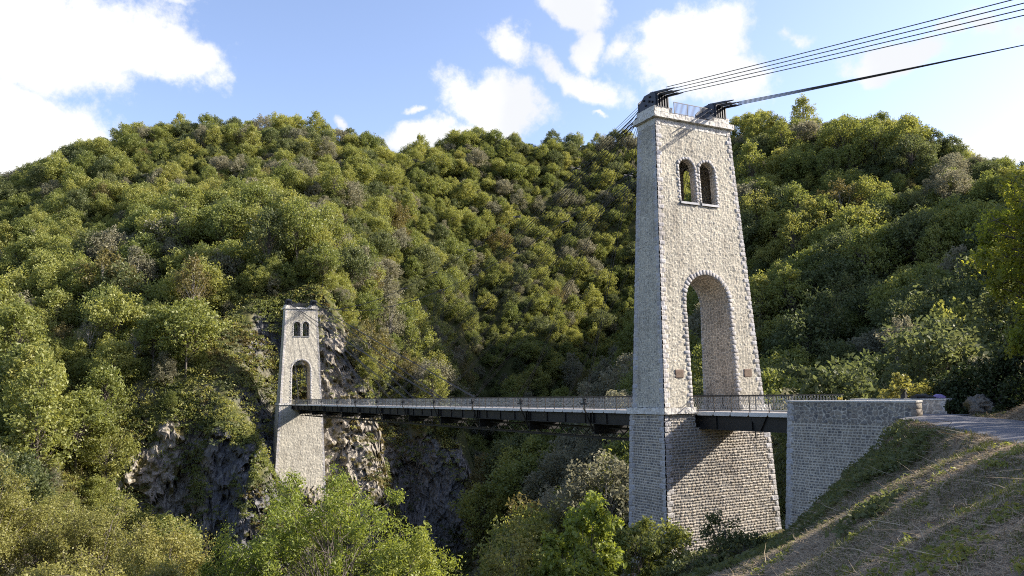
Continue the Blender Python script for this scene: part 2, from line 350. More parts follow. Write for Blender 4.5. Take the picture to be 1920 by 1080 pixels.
cp(600, [(1000, 178), (880, 184), (770, 191), (660, 197), (550, 206), (500, 222), (440, 250, 'c'), (340, 320, 'c'), (235, 430, 'c')])
cp(650, [(980, 181), (860, 187), (760, 194), (690, 199), (640, 203), (560, 225, 'c'), (440, 270, 'c'), (340, 340, 'c'), (252, 440, 'c')])
cp(700, [(960, 184), (860, 190), (770, 196), (745, 199), (650, 222, 'c'), (540, 250, 'c'), (430, 310, 'c'), (265, 445, 'c')])
cp(740, [(1060, 198), (900, 204), (800, 210), (680, 250, 'c'), (560, 290, 'c'), (430, 350, 'c'), (278, 450, 'c')])
cp(800, [(1070, 196), (940, 200), (805, 206), (760, 222), (660, 255, 'c'), (540, 300, 'c'), (400, 370, 'c'), (270, 455, 'c')])
cp(860, [(1060, 194), (940, 199), (815, 206), (760, 235), (650, 275, 'c'), (540, 320, 'c'), (400, 390, 'c'), (258, 460, 'c')])
cp(905, [(1075, 240), (960, 265), (860, 290), (760, 310, 'c'), (640, 330, 'c'), (500, 370, 'c'), (254, 465, 'c')])
cp(960, [(1060, 165), (960, 175, 'c'), (830, 195, 'c'), (740, 290, 'c'), (620, 320, 'c'), (480, 365, 'c'), (252, 465, 'c')])
cp(1050, [(1060, 120), (970, 135, 'c'), (815, 180, 'c'), (735, 310, 'c'), (620, 345, 'c'), (480, 395, 'c'), (258, 490, 'c')])
cp(1150, [(1040, 105), (960, 120, 'c'), (815, 165, 'c'), (735, 330, 'c'), (620, 370, 'c'), (480, 415, 'c'), (268, 505, 'c')])
cp(1230, [(960, 100, 'c'), (800, 140, 'c'), (700, 340, 'c'), (560, 385, 'c'), (400, 430, 'c'), (240, 500, 'c')])
cp(1355, [(700, 170, 'c'), (560, 205, 'c'), (400, 260, 'c'), (225, 330, 'c')])
cp(1420, [(940, 85, 'c'), (840, 105, 'c'), (745, 150, 'c'), (620, 180, 'c'), (500, 215, 'c'), (360, 262, 'c'), (222, 320, 'c')])
cp(1540, [(745, 145, 'c'), (640, 172, 'c'), (520, 205, 'c'), (380, 250, 'c'), (210, 305, 'c')])
cp(1660, [(720, 128, 'c'), (620, 158, 'c'), (500, 192, 'c'), (360, 240, 'c'), (222, 290, 'c')])
cp(1780, [(700, 112, 'c'), (580, 145, 'c'), (460, 180, 'c'), (340, 225, 'c'), (262, 265, 'c')])
cp(1900, [(640, 98, 'c'), (520, 135, 'c'), (420, 175, 'c'), (312, 240, 'c')])
cp(2150, [(600, 92, 'c'), (450, 150, 'c'), (340, 230, 'c')])
# behind the skylines the ground falls away; gorge floor; wide surroundings
for px in (-260, 0, 220, 400, 600, 800, 1000, 1200): CP.append(np.r_[at(px, 300, 560)[:2], 60]); CP.append(np.r_[at(px, 300, 900)[:2], 20])
for px in (1400, 1660, 1900): CP.append(np.r_[at(px, 300, 400)[:2], 45]); CP.append(np.r_[at(px, 300, 900)[:2], 20])
for px, d, z in ((-500, 100, -66), (-200, 100, -68), (0, 98, -68), (300, 105, -70), (600, 115, -70), (800, 130, -70), (900, 175, -66), (920, 220, -60), (0, 75, -48), (300, 75, -48),
                 (600, 75, -46), (850, 78, -42), (1000, 85, -36), (0, 60, -34), (300, 60, -33), (600, 60, -31), (850, 62, -28), (1050, 62, -22), (0, 45, -22), (400, 45, -20), (700, 45, -17),
                 (920, 45, -14.5), (1100, 42, -10.5), (1180, 60, -15), (0, 32, -15), (500, 32, -12.5), (800, 30, -9.5), (1000, 30, -7.4), (0, 20, -9), (500, 20, -8.5), (900, 20, -5.6), (1150, 26, -5.6),
                 (0, 10, -3.6), (900, 10, -2.7), (1300, 12, -2.2)):
    CP.append(np.r_[at(px, 500, d)[:2], z])
for px, d, z in ((1720, 340, 60), (1850, 300, 55), (1950, 290, 52), (2080, 260, 60), (1950, 360, 50), (2150, 330, 70)): CP.append(np.r_[at(px, 300, d)[:2], z])
# the near bank under the tower, the cut slope and the road
cp(1920, [(1080, 7.4), (980, 10.4), (900, 14.5), (850, 19)])
cp(1820, [(1080, 9.6), (960, 13.5), (885, 18), (845, 22), (828, 27.5)])
cp(1705, [(1080, 12.5), (990, 17), (930, 21.5), (903, 24), (862, 31), (832, 35), (810, 38.5)])
cp(1600, [(1080, 15.5), (1020, 19.5), (980, 22.8), (957, 25), (928, 31), (902, 38), (888, 43)])
cp(1520, [(1080, 18.5), (1035, 22.5), (1002, 26), (985, 34), (975, 42)])
cp(1400, [(1080, 25), (1045, 30)])
for px, d, z in ((1820, 24.5, -.75), (1705, 27, -2.1), (1600, 28, -3.1), (1520, 29.5, -4.3), (1450, 33, -5.8), (1450, 40, -7.2)): CP.append(np.r_[at(px, 850, d)[:2], z])
cp(1300, [(1080, 38), (1045, 48)])
for x, y, z in ((2.6, -5.4, -10.2), (2.6, 5, -8.6), (-3, -5.4, -15), (-3, 5, -14), (10.4, -2.8, -8.0), (10.4, 3, -8), (12, -4, -7.9), (13, -3.2, -5.9), (16, -3.2, -3.3), (18.3, -3.2, -1.7), (19.9, -3.0, -.8), (15, 4, -3), (19, 5, -.3),
                (5, 0, -9.3), (6, 10, -10), (12, 8, -6), (16, 14, -6), (14, 25, -7), (22, 5, -.5), (24, 3.2, .5), (25, 7, 4.5), (32, 2, 2.5), (34, 10, 7), (40, -2, 6), (45, 8, 13), (52, -10, 8), (60, -30, 5), (70, 0, 24), (75, 40, 30), (28, 40, -4), (22, 20, -6), (40, 25, 4),
                (10, 60, 0), (40, 70, 2), (30, 225, 95), (-15, 270, 130), (-75, 340, 140), (15, 190, 60), (60, 260, 80), (110, 60, 35), (60, 110, 16), (110, -40, 30), (20, 110, 10), (150, 20, 45), (120, 150, 45), (47, -41, .1), (47, -60, 0), (44, -60, -1.5), (36, -60, -9), (60, -90, 3), (20, -80, -30),  # includes an unseen ridge far right, added to shade the right hill
                (300, 0, 90), (200, 250, 60), (-100, -400, 40), (200, -400, 60), (-500, -300, 110), (0, 600, 80), (-600, 500, 60), (600, 600, 60), (600, -600, 60), (-1000, 0, 20)):
    CP.append(np.array([x, y, z], float))
CP = np.array(CP)
def fit_rbf():
    P = CP[:, :2]; n = len(P)
    D = np.sqrt(((P[:, None] - P[None]) ** 2).sum(-1) + .25)
    A = np.zeros((n + 3, n + 3)); A[:n, :n] = D + np.eye(n) * -.8; A[:n, n] = 1; A[:n, n + 1:] = P; A[n, :n] = 1; A[n + 1:, :n] = P.T
    return np.linalg.solve(A, np.r_[CP[:, 2], 0, 0, 0])
RBF = fit_rbf()
ROAD = np.array([(-2, 0), (12, 0), (19, -.3), (25.3, -5.6), (31, -11.6), (40, -20), (47, -30), (49.5, -42), (50, -70)], float)
def road_dist(x, y):
    d = np.full(x.shape, 1e9)
    for a, b in zip(ROAD[1:-1], ROAD[2:]):
        ab = b - a; t = np.clip(((x - a[0]) * ab[0] + (y - a[1]) * ab[1]) / (ab @ ab), 0, 1)
        d = np.minimum(d, np.hypot(x - a[0] - t * ab[0], y - a[1] - t * ab[1]))
    return d
def rbf_h(x, y):
    sh = x.shape; x = x.ravel(); y = y.ravel(); out = np.empty(len(x)); n = len(CP)
    for i in range(0, len(x), 20000):
        xs = x[i:i + 20000, None]; ys = y[i:i + 20000, None]
        out[i:i + 20000] = np.sqrt((xs - CP[:, 0]) ** 2 + (ys - CP[:, 1]) ** 2 + .25) @ RBF[:n] + RBF[n] + RBF[n + 1] * xs[:, 0] + RBF[n + 2] * ys[:, 0]
    return out.reshape(sh)
def height(x, y):
    x = np.asarray(x, float); y = np.asarray(y, float)
    z = rbf_h(x, y)
    d = np.hypot(x - CAM[0], y - CAM[1])
    amp = np.clip((d - 20) / 160, 0, 1)
    z = z + amp * (fbm(x / 38, y / 38, 4, 3) * 5.0 + (0.6 - np.abs(fbm(x / 60 + 5, y / 60, 3, 9))) * 2) + fbm(x / 3.1, y / 3.1, 4, 21) * .24 * np.clip(d / 18, .25, 1)
    # building platforms
    rd = road_dist(x, y); w = sstep(3.7, 2.35, rd) * sstep(18.8, 21.5, x); z = z * (1 - w) + (-.10) * w
    return z

def worley(u, v, seed):
    iu = np.floor(u); iv = np.floor(v); f1 = np.full(u.shape, 9.); f2 = f1.copy(); idn = np.zeros(u.shape)
    for a in (-1, 0, 1):
        for b in (-1, 0, 1):
            cu = iu + a; cv = iv + b
            d = np.hypot(cu + .1 + .8 * hash2(cu, cv, seed) - u, cv + .1 + .8 * hash2(cu, cv, seed + 5) - v)
            closer = d < f1
            f2 = np.where(closer, f1, np.minimum(f2, d)); idn = np.where(closer, hash2(cu, cv, seed + 9), idn); f1 = np.where(closer, d, f1)
    return f1, f2, idn
def build_terrain():
    fine = np.radians(np.arange(-41, 44.01, .13)); coarse1 = np.radians(np.arange(44.5, 319, 3.0))
    az = np.concatenate([fine, coarse1])
    rr = [0.6]
    while rr[-1] < 60: rr.append(rr[-1] * 1.02 + .02)
    while rr[-1] < 146: rr.append(rr[-1] + 1.3)
    while rr[-1] < 214: rr.append(rr[-1] + .25)
    while rr[-1] < 520: rr.append(rr[-1] * 1.009)
    while rr[-1] < 6000: rr.append(rr[-1] * 1.1)
    rr = np.array(rr); base = math.atan2(cF[0], cF[1])
    A, D = np.meshgrid(az, rr, indexing='ij'); X = CAM[0] + np.sin(base + A) * D; Y = CAM[1] + np.cos(base + A) * D
    Z = height(X, Y)
    na, nr = A.shape
    # steepness
    gx = np.zeros_like(Z); gx[:, 1:-1] = (Z[:, 2:] - Z[:, :-2]) / (D[:, 2:] - D[:, :-2])
    da = np.gradient(A, axis=0) * D; gy = np.gradient(Z, axis=0) / np.maximum(da, 1e-3)
    st = np.hypot(gx, gy)
    kern = st.copy()
    for _ in range(3): kern[:, 1:-1] = (kern[:, 2:] + kern[:, :-2] + kern[:, 1:-1]) / 3
    rock = sstep(1.35, 2.1, kern + .9 * fbm(X / 7 + Z / 9, Y / 7 - Z / 11, 4, 31)) * (D > 100) * (D < 230)
    # the cliffs get sideways relief so that ledges, cracks and small overhangs show
    k = rock * np.clip((D - 120) / 20, 0, 1)
    n1 = fbm(X / 7 + Z / 5, Y / 7 - Z / 6, 5, 41, .62); n2 = fbm(Y / 2.2 + Z / 3.5, Z / 2.2 - X / 3, 4, 47, .65)
    U_ = A * 185 + Z * .35; W_ = Z - A * 60
    blk = 0
    for q, (sz_, am) in enumerate(((6.5, 1.9), (2.9, 1.1), (1.3, .55))):
        f1, f2, idn = worley(U_ / sz_ + n1 * .5, W_ / (sz_ * 1.25) + n2 * .3, 400 + q); blk = blk + am * ((idn - .5) * 2 - f1 * .9)
    off = k * (n1 * 1.6 + blk + n2 * .5)
    X = X - np.sin(base + A) * off * .9 + k * n2 * .8 * np.cos(base + A); Y = Y - np.cos(base + A) * off * .9 - k * n2 * .8 * np.sin(base + A)
    V = np.stack([X, Y, Z], -1).reshape(-1, 3)
    i = np.arange(na)[:, None]; j = np.arange(nr - 1)[None]
    i2 = (i + 1) % na
    F = np.stack([i * nr + j, i * nr + j + 1, i2 * nr + j + 1, i2 * nr + j], -1).reshape(-1, 4)
    # disc under the camera
    nv = len(V); V = np.vstack([V, [CAM[0], CAM[1], float(height(np.array([CAM[0]]), np.array([CAM[1]]))[0])]])
    T = np.stack([np.arange(na) * nr, (np.arange(1, na + 1) % na) * nr, np.full(na, nv)], -1)
    me = mesh_from('ground', V, [F, T], M['ground'], smooth=True)
    pxs = (A / R(1)); 
    slate = rock * sstep(-22.5, -20.5, A / R(1)) * sstep(-15.5, -16.5, A / R(1)) + rock * sstep(-9, -8.3, A / R(1)) * sstep(-3.2, -4.2, A / R(1)) * .75
    fr = rock.reshape(-1)[np.minimum(F[:, 0], rock.size - 1)] < .45
    sm = np.ones(len(me.polygons), bool); sm[:len(fr)] = fr; me.polygons.foreach_set('use_smooth', sm)
    vattr(me, 'rock', np.r_[rock.ravel(), 0]); vattr(me, 'slate', np.r_[np.clip(slate, 0, 1).ravel(), 0]); vattr(me, 'dry', np.r_[((D < 62) * 1.0).ravel(), 1])
    o = link('ground', me); tag(o, kind='structure')
    return o
ground = build_terrain()

def build_road():
    pts = []
    for a, b in zip(ROAD[:-1], ROAD[1:]):
        n = max(2, int(np.hypot(*(b - a)) / .6))
        for t in np.linspace(0, 1, n, endpoint=False): pts.append(a * (1 - t) + b * t)
    pts = np.array(pts + [ROAD[-1]])
    for _ in range(6): pts[1:-1] = (pts[:-2] + pts[1:-1] * 2 + pts[2:]) / 4
    pts = pts[pts[:, 0] > 11]
    t = np.gradient(pts, axis=0); t /= np.linalg.norm(t, axis=1)[:, None]; nrm = np.stack([-t[:, 1], t[:, 0]], -1)
    k = np.linspace(-1, 1, 13); V = []
    for i, (p, n_) in enumerate(zip(pts, nrm)):
        wob = 2.25 + .18 * fbm(np.array([i * .31]), np.array([0.]), 3, 5)[0]
        if p[0] < 22.5: wob = min(wob, 1.75 + .12 * max(0, p[0] - 19))
        for q in k: V.append((p[0] + n_[0] * q * wob, p[1] + n_[1] * q * wob, .0 - .085 * q ** 4 - .012 * q * q))
    V = np.array(V); n = len(k); i = np.arange(len(pts) - 1)[:, None]; j = np.arange(n - 1)[None]
    F = np.stack([i * n + j, i * n + j + 1, (i + 1) * n + j + 1, (i + 1) * n + j], -1).reshape(-1, 4)[:, ::-1]
    tag(link('road', mesh_from('road', V, F, M['asphalt'], smooth=True)), kind='structure')
build_road()

# ------------------------------------------------------------------ stone panels
def rubble(s, t, seed, w=.27, h=.17, relief=.034):
    s = s + .10 * fbm(s * 1.7, t * 1.7, 2, seed); t = t + .08 * fbm(s * 1.5, t * 1.5, 2, seed + 3)
    f1, f2, i = worley(s / w, t / h, seed)
    e = f2 - f1; st = sstep(.02, .22, e)
    d = st * relief * (.35 + .9 * i) + st * relief * .6 * fbm(s * 5, t * 5, 3, seed + 1)
    return d, i, 1 - sstep(.06, .16, e)
def courses(s, t, seed, h=.20, w=.34, relief=.045):
    t2 = t + .025 * fbm(s * .9, t * .9, 2, seed)
    r = np.floor(t2 / h); fr = t2 / h - r
    ws = w * (.8 + .5 * hash2(r, r * 0, seed)); u = s / ws + hash2(r, r * 0 + 1, seed) * 7
    iu = np.floor(u); best = np.full(u.shape, 9.); sec = best.copy(); idn = np.zeros(u.shape)
    for a in (-1, 0, 1):
        c = iu + a; d = np.abs(c + .15 + .7 * hash2(c, r, seed + 2) - u); cl = d < best
        sec = np.where(cl, best, np.minimum(sec, d)); idn = np.where(cl, hash2(c, r, seed + 4), idn); best = np.where(cl, d, best)
    ev = np.minimum(fr, 1 - fr) * h; eh = (sec - best) * .5 * ws
    mw = .022 + .012 * idn
    e = np.minimum(ev, eh) - mw + .010 * fbm(s * 9, t * 9, 2, seed + 8)
    st = sstep(-.004, .03, e)
    return st * relief * (.5 + .8 * idn) + st * .4 * relief * fbm(s * 7, t * 7, 2, seed + 6), idn, 1 - sstep(-.006, .012, e)
def quoin(s, t, S, seed, d, tone, mort, long=.52, short=.30, h=.36, proud=.05, left=True, right=True, jag=.04):
    """corner stones alternating long and short at both edges of a panel of width S(t)"""
    qm = np.zeros(s.shape)
    for side, on in ((0, left), (1, right)):
        if not on: continue
        e = s if side == 0 else S - s
        r = np.floor(t / h); fr = (t / h - r) * h
        L_ = np.where((r.astype(int) + side) % 2 == 0, long, short) * (.88 + .24 * hash2(r, r * 0, seed + side))
        inq = e < L_
        edge = np.minimum(np.minimum(fr, h - fr), L_ - e)
        st = sstep(.0, .035, edge - .008)
        dq = proud * (.6 + .6 * hash2(r, r * 0 + 3, seed + side)) + jag * fbm(s * 6, t * 6, 3, seed + 11)
        d = np.where(inq, st * dq, d); tone = np.where(inq, hash2(r, r * 0 + side, seed + 2), tone)
        mort = np.where(inq, 1 - sstep(.0, .02, edge - .004), mort); qm = np.where(inq, 1., qm)
    return d, tone, mort, qm
def panel(P00, P10, P01, P11, step, fn, hole=None):
    """bilinear wall panel; P00->P10 along, P00->P01 up; fn(s,t,S)->disp,tone,mort,qm. returns arrays"""
    P00, P10, P01, P11 = [np.array(p, float) for p in (P00, P10, P01, P11)]
    W = max(np.linalg.norm(P10 - P00), np.linalg.norm(P11 - P01)); H = np.linalg.norm((P01 + P11 - P00 - P10) / 2)
    nu = max(2, int(W / step)); nv = max(2, int(H / step))
    a, b = np.meshgrid(np.linspace(0, 1, nu + 1), np.linspace(0, 1, nv + 1), indexing='ij')
    P = ((1 - a) * (1 - b))[..., None] * P00 + (a * (1 - b))[..., None] * P10 + ((1 - a) * b)[..., None] * P01 + (a * b)[..., None] * P11
    n = np.cross(P10 - P00, P01 - P00); n /= np.linalg.norm(n)
    Sw = np.linalg.norm(P10 - P00) * (1 - b) + np.linalg.norm(P11 - P01) * b
    s = a * Sw; t = b * H
    d, tone, mort, qm = fn(s, t, Sw)
    P = P + n * d[..., None]
    i = np.arange(nu)[:, None]; j = np.arange(nv)[None]
    F = np.stack([i * (nv + 1) + j, (i + 1) * (nv + 1) + j, (i + 1) * (nv + 1) + j + 1, i * (nv + 1) + j + 1], -1).reshape(-1, 4)
    if hole is not None:
        c = (P[:-1, :-1] + P[1:, 1:]) / 2; keep = ~hole(c.reshape(-1, 3)); F = F[keep]
    qf = qm.ravel()[F[:, 0]] if len(F) else np.zeros(0)
    return P.reshape(-1, 3), F, tone.ravel(), mort.ravel(), qf
def join_panels(name, panels, mats, parent=None):
    V = []; F = []; T = []; Mo = []; Q = []; n = 0
    for (v, f, t, m, q) in panels:
        V.append(v); F.append(f + n); T.append(t); Mo.append(m); Q.append(q); n += len(v)
    me = mesh_from(name, np.vstack(V), np.vstack(F), mats, smooth=True)
    vattr(me, 'tone', np.concatenate(T)); vattr(me, 'mort', np.concatenate(Mo))
    if len(mats) > 1: me.polygons.foreach_set('material_index', (np.concatenate(Q) > .5).astype(np.int32))
    return link(name, me, parent)
def stone_block(mb_list, P8, tone): mb_list.append((P8, tone))
def blocks_obj(name, blocks, mat, parent, jit=.012, seed=1, sub=True):
    """irregular roughly cut stones (each 8 corners) as one mesh"""
    r_ = np.random.default_rng(seed); V = []; F = []; T = []; n = 0
    fc = np.array([(0, 3, 2, 1), (4, 5, 6, 7), (0, 1, 5, 4), (1, 2, 6, 5), (2, 3, 7, 6), (3, 0, 4, 7)])
    for P in blocks:
        P = np.array(P, float) + r_.uniform(-jit, jit, (8, 3)); V.append(P); F.append(fc + n); T += [r_.random()] * 8; n += 8
    me = mesh_from(name, np.vstack(V), np.vstack(F), mat); vattr(me, 'tone', T); vattr(me, 'mort', [0] * len(T))
    o = link(name, me, parent); m = o.modifiers.new('bevel', 'BEVEL'); m.width = .03; m.segments = 1
    return o

A0, B0, A1, B1, HT = 1.94, 4.97, 1.10, 3.84, 22.9        # tower half depth / half width at the deck and at the top
ARW, ARSP = 2.25, 8.35                                   # portal half width, springing height
WIN = [(-1.08, .78), (1.02, .78)]; WZ0, WZ1 = 16.25, 19.0
def build_tower(X0, base, step, label, seed):
    root = empty('stone_bridge_tower', (X0, 0, base), label=label, cat='tower', group='stone towers of the bridge')
    off = np.array([0, 0, -base])
    def cr(z):
        t = z / HT; return A0 + (A1 - A0) * t, B0 + (B1 - B0) * t
    def lowc(z): return A0 + .13 - .025 * z, B0 + .13 - .045 * z
    def P(x, y, z): return np.array([x, y, z]) + off
    def arw(z): return ARW - .012 * z
    def hole_portal(c):
        y = c[:, 1]; z = c[:, 2] + base
        w = arw(z); inarch = ((np.abs(y) < w) & (z < ARSP) & (z > -5)) | ((z >= ARSP) & ((y / arw(ARSP)) ** 2 + ((z - ARSP) / arw(ARSP)) ** 2 < 1))
        for yc, w in WIN:
            inarch |= ((np.abs(y - yc) < w) & (z > WZ0) & (z < WZ1)) | ((z >= WZ1) & ((y - yc) ** 2 + (z - WZ1) ** 2 < w * w))
        return inarch
    zs = .35
    rel = .038
    def fu(s, t, S, sd=seed):
        d, i, m = rubble(s, t, sd, relief=rel); return quoin(s, t, S, sd, d, i, m, proud=.075, jag=.03)
    def fside(s, t, S):
        d, i, m = rubble(s, t, seed + 20, relief=rel * .7); return quoin(s, t, S, seed + 40, d, i, m, proud=.035)
    a0, b0 = cr(zs); a1, b1 = cr(HT)
    pans = [panel(P(a0, -b0, zs), P(a0, b0, zs), P(a1, -b1, HT), P(a1, b1, HT), step, fu, hole_portal),
            panel(P(-a0, b0, zs), P(-a0, -b0, zs), P(-a1, b1, HT), P(-a1, -b1, HT), step * 2, fu, hole_portal),
            panel(P(-a0, -b0, zs), P(a0, -b0, zs), P(-a1, -b1, HT), P(a1, -b1, HT), step, fside),
            panel(P(a0, b0, zs), P(-a0, b0, zs), P(a1, b1, HT), P(-a1, b1, HT), step * 2, fside)]
    join_panels('shaft', pans, [M['rubble'], M['quoin']], root)
    # portal and window reveals
    def freveal(s, t, S):
        d, i, m = rubble(s, t, seed + 60, .34, .26, .012); return d, i, m, np.zeros(s.shape)
    rp = []
    def reveal(profile, name, mat, side=0):
        pn = []
        for (ya, za), (yb, zb) in zip(profile[:-1], profile[1:]):
            xa = cr(max(za, 0))[0] - .01; xb = cr(max(zb, 0))[0] - .01
            sa = np.hypot(ya - yb, za - zb)
            la, ra, lb_, rb_ = (-xa, xa, -xb, xb) if side == 0 else (xa - .55, xa, xb - .55, xb) if side > 0 else (-xa, -xa + .55, -xb, -xb + .55)
            pn.append((P(la, ya, za), P(ra, ya, za), P(lb_, yb, zb), P(rb_, yb, zb), sa))
        out = []; acc = 0
        for (p0, p1, p2, p3, sa) in pn:
            o_ = acc
            out.append(panel(p0, p1, p2, p3, step, lambda s, t, S, o_=o_: freveal(s, t + o_, S))); acc += sa
        return join_panels(name, out, [mat], root)
    w0 = arw(0); ws = arw(ARSP)
    arc = [(ws * math.cos(t), ARSP + ws * math.sin(t)) for t in np.linspace(0, math.pi, 15)]
    prof = [(arw(-1.2), -1.2)] + arc + [(-arw(-1.2), -1.2)]
    reveal(prof, 'portal_reveal', M['jamb'])
    for yc, w in WIN:
        arc = [(yc + w * math.cos(t), WZ1 + w * math.sin(t)) for t in np.linspace(0, math.pi, 11)]
        for sd_ in (1, -1): reveal([(yc + w, WZ0)] + arc + [(yc - w, WZ0), (yc + w, WZ0)], 'window_reveal', M['jamb'], sd_)
    # voussoirs and jamb stones round the openings, on both faces
    def ring(yc, w, zsp, zb, wid, hh, name, sd):
        bl = []
        r_ = np.random.default_rng(sd)
        for sx in (1, -1):
            nseg = max(9, int(math.pi * w / hh))
            ts = np.linspace(0, math.pi, nseg + 1)
            for i in range(nseg):
                wd = wid * r_.uniform(.8, 1.15); pr = r_.uniform(.05, .10)
                q = []
                for rr_, tt in ((w - .01, ts[i] + .012), (w + wd, ts[i] + .012), (w + wd, ts[i + 1] - .012), (w - .01, ts[i + 1] - .012)):
                    q.append((yc + rr_ * math.cos(tt), zsp + rr_ * math.sin(tt)))
                bl.append([P(sx * (cr(z_)[0] - .25), y_, z_) for y_, z_ in q] + [P(sx * (cr(z_)[0] + pr), y_, z_) for y_, z_ in q])
            for sy in (1, -1):
                z_ = zsp; k = 0
                while z_ > zb + .05:
                    h_ = hh * r_.uniform(.85, 1.2); zz = max(z_ - h_, zb); wd = wid * (1.25 if k % 2 else .75) * r_.uniform(.85, 1.1); pr = r_.uniform(.05, .09); k += 1
                    def ww(z): return w if name != 'portal_stones' else arw(z)
                    q = [(yc + sy * (ww(zz) - .01), zz + .012), (yc + sy * (ww(zz) + wd), zz + .012), (yc + sy * (ww(z_) + wd), z_ - .012), (yc + sy * (ww(z_) - .01), z_ - .012)]
                    bl.append([P(sx * (cr(v)[0] - .25), y_, v) for y_, v in q] + [P(sx * (cr(v)[0] + pr), y_, v) for y_, v in q]); z_ = zz
            blocks_obj(name, bl, M['quoin'], root, seed=sd); bl = []
    ring(0, arw(ARSP), ARSP, .1, .38, .30, 'portal_stones', seed + 3)
    for yc, w in WIN: ring(yc, w, WZ1, WZ0, .24, .26, 'window_stones', seed + 5)
    for yc, w in WIN:
        x_ = cr(WZ0)[0]
        for sx in (1, -1):
            mb = MB()
            p = [(sx * (x_ - .35), yc - w - .12, WZ0 - .14), (sx * (x_ + .16), yc - w - .12, WZ0 - .18), (sx * (x_ + .16), yc + w + .12, WZ0 - .18), (sx * (x_ - .35), yc + w + .12, WZ0 - .14)]
            mb.hexa([P(*q) for q in p] + [P(q[0], q[1], q[2] + .17) for q in p])
            mb.build('window_sill', M['lead'], root)
    # ledge at deck level, split by the portal
    def fcut(s, t, S):
        z0 = np.zeros(s.shape); r = np.floor(s / .62); e = np.minimum(s / .62 - r, 1 - (s / .62 - r)) * .62
        d = .045 * fbm(s * 4, t * 4, 4, seed + 70) + .02 * sstep(0, .05, e); return d, hash2(r, r * 0, seed), 1 - sstep(0, .02, e), z0
    def slab(x, y0, y1, z0, z1, name, mats, side0=True, side1=True, st=step * .8):
        c = [((x, y0), (x, y1)), ((-x, y1), (-x, y0))]
        if side0: c.append(((-x, y0), (x, y0)))
        if side1: c.append(((x, y1), (-x, y1)))
        pn = []
        for (xa, ya), (xb, yb) in c: pn.append(panel(P(xa, ya, z0), P(xb, yb, z0), P(xa, ya, z1), P(xb, yb, z1), st, fcut))
        pn.append(panel(P(-x, y0, z1), P(x, y0, z1), P(-x, y1, z1), P(x, y1, z1), .25, fcut)); pn.append(panel(P(x, y0, z0), P(-x, y0, z0), P(x, y1, z0), P(-x, y1, z0), .25, fcut))
        return join_panels(name, pn, mats, root)
    slab(A0 + .36, -B0 - .30, -arw(0) - .05, -.10, .36, 'ledge', [M['cut']])
    slab(A0 + .36, arw(0) + .05, B0 + .30, -.10, .36, 'ledge', [M['cut']])
    slab(A1 + .04, -B1 - .04, B1 + .04, HT - .55, HT, 'frieze', [M['cut']])
    slab(A1 + .28, -B1 - .30, B1 + .30, HT, HT + .42, 'cornice', [M['cut']])
    for sy in (-1, 1):
        y0, y1 = sorted((sy * (B1 + .02), sy * (B1 - 1.75)))
        slab(A1 + .02, y0, y1, HT + .42, HT + 1.0, 'saddle_block', [M['cut']])
    # pier below the deck
    zt = -.10; zb = base
    at_, bt = lowc(zt); ab, bb = lowc(zb)
    ch, cw = (.20, .34)
    def fl(s, t, S, sd=seed + 80, rl=.06):
        d, i, m = courses(s, t, sd, ch, cw, rl) if seed < 50 else rubble(s, t, sd, relief=rl); return quoin(s, t, S, sd, d, i, m, long=.62, short=.36, h=.40, proud=.07, jag=.03)
    def fl2(s, t, S): return fl(s, t, S, seed + 90, .04)
    fs = step * (.6 if seed < 50 else 1)
    notch = lambda c: (np.abs(c[:, 1]) < ARW) & (c[:, 2] + base > -1.15)
    mats = [M['course'] if seed < 50 else M['rubble'], M['quoin']]
    join_panels('pier', [panel(P(ab, -bb, zb), P(ab, bb, zb), P(at_, -bt, zt), P(at_, bt, zt), fs, fl, notch),
                         panel(P(-ab, bb, zb), P(-ab, -bb, zb), P(-at_, bt, zt), P(-at_, -bt, zt), step * 2, fl, notch),
                         panel(P(-ab, -bb, zb), P(ab, -bb, zb), P(-at_, -bt, zt), P(at_, -bt, zt), fs, fl2),
                         panel(P(ab, bb, zb), P(-ab, bb, zb), P(at_, bt, zt), P(-at_, bt, zt), step * 2, fl2)], mats, root)
    mb = MB(); mb.box(-at_ - .02, at_ + .02, -ARW, ARW, -1.3 - base, -1.16 - base); mb.build('bearing_shelf', M['cut'], root)
    for yy in ((-3.35, 3.5) if seed < 50 else ()):
        mb = MB(); x_ = cr(2.8)[0]; mb.box(x_ + .0, x_ + .08, yy - .38, yy + .38, 2.55 - base, 3.15 - base)
        pl = mb.build('plaque', M['plaque'], root, bevel=.01)
        mb = MB()
        r_ = random.Random(3)
        for k in range(6):                       # raised lines of small lettering, too small to read
            z_ = 3.06 - .085 * k; y_ = yy - .32; mb = MB()
            while y_ < yy + .30:
                l = r_.uniform(.03, .09); mb.box(x_ + .08, x_ + .086 + .004 * r_.random(), y_, min(y_ + l, yy + .33), z_ - .04 - base, z_ - base); y_ += l + .002
            mb.build('lettering', M['wood'], pl)
    # service platform railing on the top, on both faces
    for sx in (1, -1):
        mb = MB(); x_ = sx * (A1 + .16); z0 = HT + .42; y0, y1 = -2.0, 2.1
        for z_ in (z0 + .12, z0 + 1.05): mb.bar(P(x_, y0, z_), P(x_, y1, z_), .04, .05)
        for k in range(4): y_ = y0 + (y1 - y0) * k / 3; mb.bar(P(x_, y_, z0), P(x_, y_, z0 + 1.07), .055)
        for k in range(1, 33): y_ = y0 + (y1 - y0) * k / 33; mb.bar(P(x_, y_, z0 + .12), P(x_, y_, z0 + 1.05), .026)
        mb.build('platform_railing', M['paint'], root)
